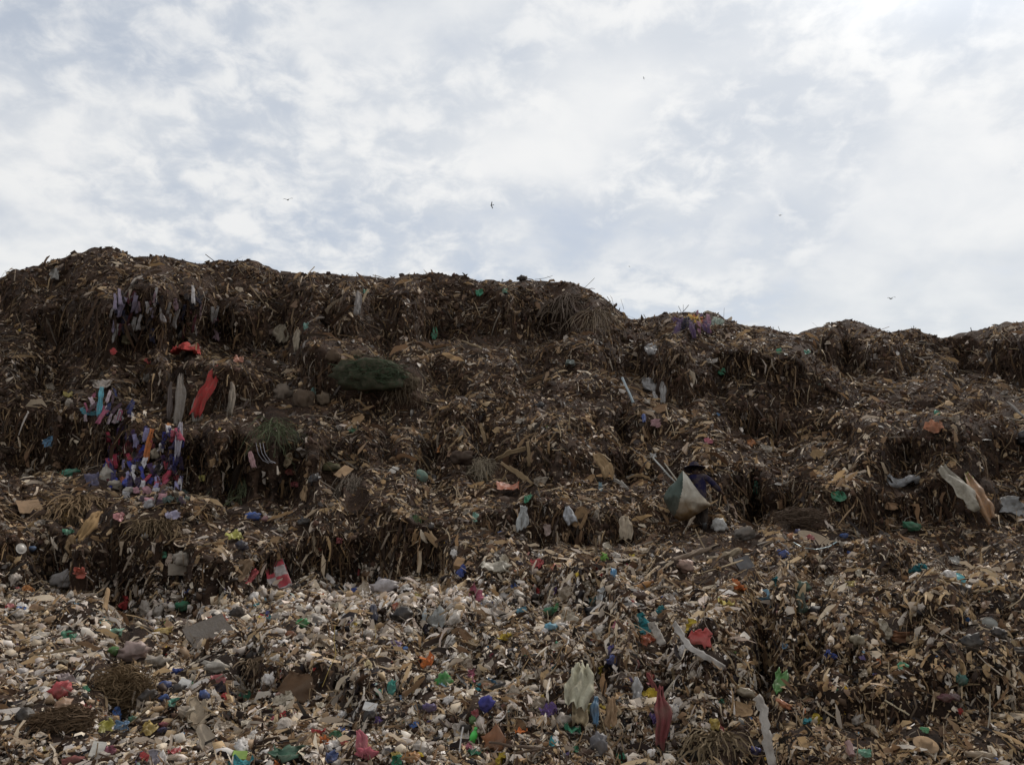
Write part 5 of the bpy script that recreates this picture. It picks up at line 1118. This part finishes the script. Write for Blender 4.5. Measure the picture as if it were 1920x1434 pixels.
lot(150, VK, 'stick', ['#8a7458', '#6c563f', '#a08a6a', '#57463a'], (.4 + smooth(600, 800, cell_py)) * allz, 48, ['loose brown stick', 'loose dark brown stick', 'loose tan stick', 'loose blackish stick'], 'stick', 'loose sticks on the slopes', flat=True, upright=.1)

# ------------------------------------------------------------------ the person with the sack
def skin_mesh(name, joints, bones, mat, parent, color, levels=2):
    me = bpy.data.meshes.new(name); me.from_pydata([j[0] for j in joints], bones, []); o = bpy.data.objects.new(name, me); C.objects.link(o)
    sk = o.modifiers.new('skin', 'SKIN'); sk.use_smooth_shade = True
    for i, j in enumerate(joints):
        r = j[1] if isinstance(j[1], tuple) else (j[1], j[1]); me.skin_vertices[0].data[i].radius = r; me.skin_vertices[0].data[i].use_root = i == 0
    s = o.modifiers.new('sub', 'SUBSURF'); s.levels = levels; s.render_levels = levels
    me.materials.append(mat); o.parent = parent; o.color = (*lin(color), 1); return o
Pp, np_, mp = at(1317, 1001)
K = 1.62 / 1.62
person = empty('person', Pp)
az = math.atan2(Pp.x, Pp.y); person.rotation_euler = (0, 0, -az)
skinm = material('skin', rough=.55, spec=.3, dirtiness=.2)
B = [((0, 0, .86), (.13, .10)), ((0, .03, 1.05), (.125, .09)), ((-.01, .07, 1.24), (.15, .10)), ((-.04, .11, 1.38), (.10, .08)), ((-.08, .15, 1.45), .05), ((-.12, .19, 1.53), (.078, .09)), ((-.13, .20, 1.61), (.072, .085)),
     ((.16, .09, 1.36), .055), ((.34, .02, 1.17), .042), ((.47, .10, 1.03), .032),                                    # right arm out
     ((-.20, .08, 1.37), .055), ((-.34, .16, 1.24), .045), ((-.40, .0, 1.46), .034),                                    # left arm up to the sack
     ((.075, .02, .80), .09), ((.07, .07, .44), .062), ((.06, .0, .09), .042), ((.06, .10, .035), .036),
     ((-.075, .02, .80), .09), ((-.08, .16, .47), .062), ((-.07, .20, .16), .042), ((-.07, .30, .12), .036)]
BB = [(0, 1), (1, 2), (2, 3), (3, 4), (4, 5), (5, 6), (3, 7), (7, 8), (8, 9), (3, 10), (10, 11), (11, 12), (0, 13), (13, 14), (14, 15), (15, 16), (0, 17), (17, 18), (18, 19), (19, 20)]
def hand(base, direction, curl, thumb):
    d_ = np.array(direction, float); d_ /= np.linalg.norm(d_); c_ = np.array(curl, float); sdv = np.cross(d_, c_); sdv /= np.linalg.norm(sdv)
    p = len(B); B.append((tuple(np.array(base) + d_ * .06), (.034, .018))); out = [(p,)]
    for k, ln in enumerate((.065, .078, .082, .072)):
        a = np.array(base) + d_ * .10 + sdv * (k - 1.5) * .021; q = len(B)
        B.append((tuple(a), .0095)); B.append((tuple(a + d_ * ln * .5 + c_ * ln * .25), .009)); B.append((tuple(a + d_ * ln * .65 + c_ * ln * .75), .008))
        BB.extend([(p, q), (q, q + 1), (q + 1, q + 2)])
    q = len(B); a = np.array(base) + d_ * .045 + sdv * thumb * .036
    B.append((tuple(a), .011)); B.append((tuple(a + d_ * .04 + c_ * .025 + sdv * thumb * .015), .009)); BB.extend([(p, q), (q, q + 1)]); return p
h1 = hand(B[9][0], (.6, .3, -.8), (-.3, .5, 0), -1); BB.append((9, h1))
h2 = hand(B[12][0], (-.1, -.1, 1), (0, -.9, 0), 1); BB.append((12, h2))
body = skin_mesh('body', B, BB, skinm, person, '#3a2418')
def grow(idx, bones, add):
    m = {a: i for i, a in enumerate(idx)}
    js = [(B[a][0], tuple(r + add for r in (B[a][1] if isinstance(B[a][1], tuple) else (B[a][1],) * 2))) for a in idx]
    return js, [(m[a], m[b]) for a, b in bones]
js, bs = grow([0, 1, 2, 3, 7, 8, 9, 10, 11, 12, 13, 17], [(0, 1), (1, 2), (2, 3), (3, 7), (7, 8), (8, 9), (3, 10), (10, 11), (11, 12), (0, 13), (0, 17)], .026)
jacket = skin_mesh('jacket', js, bs, MAT['cloth'], person, '#201e38')
js, bs = grow([0, 13, 14, 15, 17, 18, 19], [(0, 13), (13, 14), (14, 15), (0, 17), (17, 18), (18, 19)], .020)
trousers = skin_mesh('trousers', js, bs, MAT['cloth'], person, '#2a2422')
for i, (a, b_) in enumerate(((15, 16), (19, 20))):
    A_, Bq = np.array(B[a][0]), np.array(B[b_][0])
    skin_mesh('boot', [(tuple(A_ + [0, -.01, .20]), .066), (tuple(A_ + [0, -.005, .05]), .062), (tuple(A_ + [0, .02, -.03]), (.05, .045)), (tuple(Bq + [0, .04, -.015]), (.048, .032))], [(0, 1), (1, 2), (2, 3)], MAT['hard'], person, '#191716')
v, f = m_lathe([(.27, -.035), (.265, -.02), (.18, .0), (.112, .015), (.106, .09), (.085, .125), (.04, .138), (0, .14)], 28)
v[:, 2] += .02 * np.sin(np.arctan2(v[:, 1], v[:, 0]) * 2) * (np.hypot(v[:, 0], v[:, 1]) > .15)
hat = build('hat', v, f, MAT['cloth'], person, smooth_shade=True); hat.location = (-.13, .20, 1.62); hat.rotation_euler = (math.radians(-14), math.radians(-6), 0); hat.color = (*lin('#232236'), 1); solid(hat, .008)
v, f = m_lathe([(.112, .012), (.117, .014), (.114, .045), (.108, .046)], 28); band = build('hat_band', v, f, MAT['cloth'], hat, smooth_shade=True); band.color = (*lin('#15141c'), 1)
v, f = m_bag(.17, .16, 901, fine=False, squash=.9); hair = build('hair', v * .95 + np.array([-.125, .175, 1.575]), f, MAT['cloth'], person, smooth_shade=True); hair.color = (.01, .008, .007, 1)
# face looks up the slope, away from the picture
v, f = m_bag(.03, .045, 77, fine=False, squash=1); nose = build('nose', v * .9 + np.array([-.128, .285, 1.555]), f, skinm, person, smooth_shade=True); nose.color = (*lin('#3a2418'), 1)
for s in (-1, 1):
    v, f = m_bag(.022, .05, 78, fine=False); ear = build('ear', v + np.array([-.125 + s * .082, .18, 1.565]), f, skinm, person, smooth_shade=True); ear.color = (*lin('#3a2418'), 1)
    v, f = ICO1; eye = build('eye', v * .011 + np.array([-.127 + s * .032, .272, 1.585]), f, MAT['hard'], person, smooth_shade=True); eye.color = (.7, .68, .62, 1)
v, f = m_bag(.05, .016, 79, fine=False); mouth = build('mouth', v + np.array([-.127, .274, 1.515]), f, skinm, person, smooth_shade=True); mouth.color = (*lin('#5a2c28'), 1)
tag(person, 'person in navy jacket and wide hat climbing with a sack on the shoulder', 'person')
# sack slung over the left shoulder
OUT = [(-.41, 1.54), (-.30, 1.40), (-.16, 1.18), (0, .96), (.24, .69), (.10, .60), (-.12, .46), (-.34, .34), (-.52, .30), (-.66, .40), (-.80, .62), (-.90, .84), (-.86, .98), (-.74, 1.16), (-.58, 1.28), (-.50, 1.42)]
OC = np.array([-.40, .80]); NT, NRr = 96, 22
oc = np.array(OUT); seg_t = np.linspace(0, len(OUT), NT, endpoint=False)
ring = np.stack([np.interp(seg_t, np.arange(len(OUT) + 1), np.append(oc[:, k], oc[0, k])) for k in (0, 1)], 1)
ring = .5 * ring + .25 * np.roll(ring, 1, 0) + .25 * np.roll(ring, -1, 0)
sv, sf = [], []
rho = np.sin(np.linspace(0, 1, NRr + 1) * math.pi / 2)
for side in (-1, 1):
    for r in rho[1:] if side < 0 else rho[1:-1]:
        for k in range(NT):
            q_ = OC + (ring[k] - OC) * r; th = .30 * math.sqrt(max(0, 1 - r ** 2.2)) * (1 if side < 0 else .35)
            sv.append((q_[0], side * th, q_[1]))
sv = np.array(sv); cF = len(sv); sv = np.concatenate([sv, [(OC[0], -.30, OC[1]), (OC[0], .105, OC[1])]])
wr = .045 * ridged(sv * np.array([4, 3, 1.8]) + 3, 61) + .03 * vnoise(sv * 3.1, 63) + .018 * ridged(sv * np.array([11, 5, 6]), 62)
_th = np.arctan2(sv[:, 0] + .41, 1.62 - sv[:, 2]); _rr = np.hypot(sv[:, 0] + .41, 1.54 - sv[:, 2])
wr = wr + .040 * ridged(np.stack([_th * 4.2 + .3 * _rr, _rr * .8, _rr * 0], -1), 64) * smooth(.05, .5, _rr) + .022 * ridged(np.stack([_th * 10, _rr * 2.5, _rr * 0], -1), 65)
sv[:, 1] -= wr * (sv[:, 1] < .02)
def fr(i, k): return i * NT + k % NT
for k in range(NT):
    sf.append([cF, fr(0, k + 1), fr(0, k)])
    for i in range(NRr - 1): sf.append([fr(i, k), fr(i, k + 1), fr(i + 1, k + 1), fr(i + 1, k)])
    o_ = NRr * NT; sf.append([cF + 1, o_ + k, o_ + (k + 1) % NT])
    for i in range(NRr - 2): sf.append([o_ + i * NT + k, o_ + (i + 1) * NT + k, o_ + (i + 1) * NT + (k + 1) % NT, o_ + i * NT + (k + 1) % NT])
    sf.append([o_ + (NRr - 2) * NT + k, fr(NRr - 1, k), fr(NRr - 1, k + 1), o_ + (NRr - 2) * NT + (k + 1) % NT])
sack = empty('sack', Pp); sack.rotation_euler = (0, 0, -az)
gf, wf = [], []
for q_ in sf:
    c = sv[q_].mean(0); seam = np.interp(c[2], [.3, .62, .80, 1.1, 1.54], [-.70, -.55, -.50, -.42, -.40])
    (gf if c[0] < seam else wf).append(q_)
def sackmat(name, base, stain, zlo, zhi):
    m = bpy.data.materials.new(name); m.use_nodes = True; t = m.node_tree; n = t.nodes; b = n['Principled BSDF']
    tcn = n.new('ShaderNodeTexCoord'); sp = n.new('ShaderNodeSeparateXYZ'); t.links.new(tcn.outputs['Object'], sp.inputs[0])
    no = n.new('ShaderNodeTexNoise'); no.inputs['Scale'].default_value = 5; no.inputs['Detail'].default_value = 6; t.links.new(tcn.outputs['Object'], no.inputs['Vector'])
    ad = n.new('ShaderNodeMath'); ad.operation = 'MULTIPLY_ADD'; ad.inputs[1].default_value = -.9; t.links.new(no.outputs[0], ad.inputs[0]); t.links.new(sp.outputs[2], ad.inputs[2])
    mr = n.new('ShaderNodeMapRange'); mr.inputs[1].default_value = zhi - .45; mr.inputs[2].default_value = zlo - .45; t.links.new(ad.outputs[0], mr.inputs[0])
    mx = n.new('ShaderNodeMix'); mx.data_type = 'RGBA'; mx.inputs[6].default_value = (*base, 1); mx.inputs[7].default_value = (*stain, 1)
    t.links.new(mr.outputs[0], mx.inputs[0]); t.links.new(mx.outputs[2], b.inputs['Base Color']); b.inputs['Roughness'].default_value = .85; b.inputs['Specular IOR Level'].default_value = .15
    wv = n.new('ShaderNodeTexChecker'); wv.inputs['Scale'].default_value = 90; t.links.new(tcn.outputs['Object'], wv.inputs['Vector'])
    bp = n.new('ShaderNodeBump'); bp.inputs['Strength'].default_value = .15; bp.inputs['Distance'].default_value = .004; t.links.new(wv.outputs[1], bp.inputs['Height']); t.links.new(bp.outputs[0], b.inputs['Normal']); return m
for nm, fs, mt, lb in (('green_panel', gf, sackmat('green_woven_sack', (.075, .095, .078), (.075, .055, .035), .2, 1.1), 'grey green woven side of the sack'), ('white_panel', wf, sackmat('white_woven_sack', (.50, .46, .38), (.15, .09, .04), .45, 1.3), 'off white woven side stained brown')):
    used = sorted({a for q_ in fs for a in q_}); mpn = {a: i for i, a in enumerate(used)}
    o = build(nm, sv[used], [[mpn[a] for a in q_] for q_ in fs], mt, sack, smooth_shade=True); o['label'] = lb
sack.location = Pp + Vector((0, 0, 0)); tag(sack, 'big woven sack, green on one side and stained white on the other, on the person', 'sack')
for o in (body, jacket, trousers): pass

# ------------------------------------------------------------------ birds over the dump
bm_ = material('dark_feathers', src='rgb', col=(.05, .045, .04), rough=.8, dirtiness=.1)
def bird(px, py, span_px, bank, flap, heading, label, Y=75):
    P = plane_pt(px, py, Y); s = span_px * Y / F; e = empty('bird', P)
    v, f = ICO2; b = v * np.array([.07, .24, .06]) * s; b[:, 0] *= 1 - .4 * (v[:, 1] < -.3); build('body', b, f, bm_, e, smooth_shade=True)
    v2 = v * np.array([.035, .055, .035]) * s + np.array([0, .25 * s, .015 * s]); build('head', v2, f, bm_, e, smooth_shade=True)
    build('tail', np.array([(-.025, -.18, 0), (.025, -.18, 0), (.08, -.38, -.005), (-.08, -.38, -.005), (-.025, -.18, .012), (.025, -.18, .012), (.08, -.38, .004), (-.08, -.38, .004)]) * s, [[0, 3, 2, 1], [4, 5, 6, 7], [0, 1, 5, 4], [1, 2, 6, 5], [2, 3, 7, 6], [3, 0, 4, 7]], bm_, e)
    for sd_ in (-1, 1):
        c = []
        for t in np.linspace(0, 1, 7):
            x = sd_ * (.04 + .48 * t); z = flap * (.16 * math.sin(t * 2.2) - .06 * t); ch = .17 * (1 - .15 * t) * (1 if t < .85 else .55); y0 = .10 + .06 * math.sin(t * 3) - .14 * t * t
            for dy, dz in ((0, .0), (-ch * .5, .014 * (1 - t)), (-ch, 0), (-ch * .5, -.012)): c.append((x, y0 + dy, z + dz))
        c = np.array(c) * s; ff = []
        for i in range(6):
            for k in range(4): j = (k + 1) % 4; ff.append([i * 4 + k, i * 4 + j, i * 4 + 4 + j, i * 4 + 4 + k])
        ff.append([24, 25, 26, 27]); build('wing', c, ff, bm_, e)
    e.rotation_euler = Euler((math.radians(8), math.radians(bank), math.radians(heading)), 'XYZ'); tag(e, label, 'bird'); return e
bird(540, 375, 19, -14, 1.2, 20, 'dark bird gliding with spread wings high above the left crest')
bird(922, 385, 13, 70, 1.0, 70, 'small dark bird banking on edge above the long crest', 85)
bird(1463, 404, 10, -18, 1.0, 30, 'tiny bird gliding above the right crest', 110)
bird(1671, 560, 17, -8, 1.4, 10, 'slim bird skimming low over the far right crest', 80)
bird(1207, 147, 6, 40, 1, 60, 'speck of a bird very high in the clouds', 150)
bird(1180, 500, 5, 10, 1, 60, 'faint speck of a bird just over the crest drop', 160)
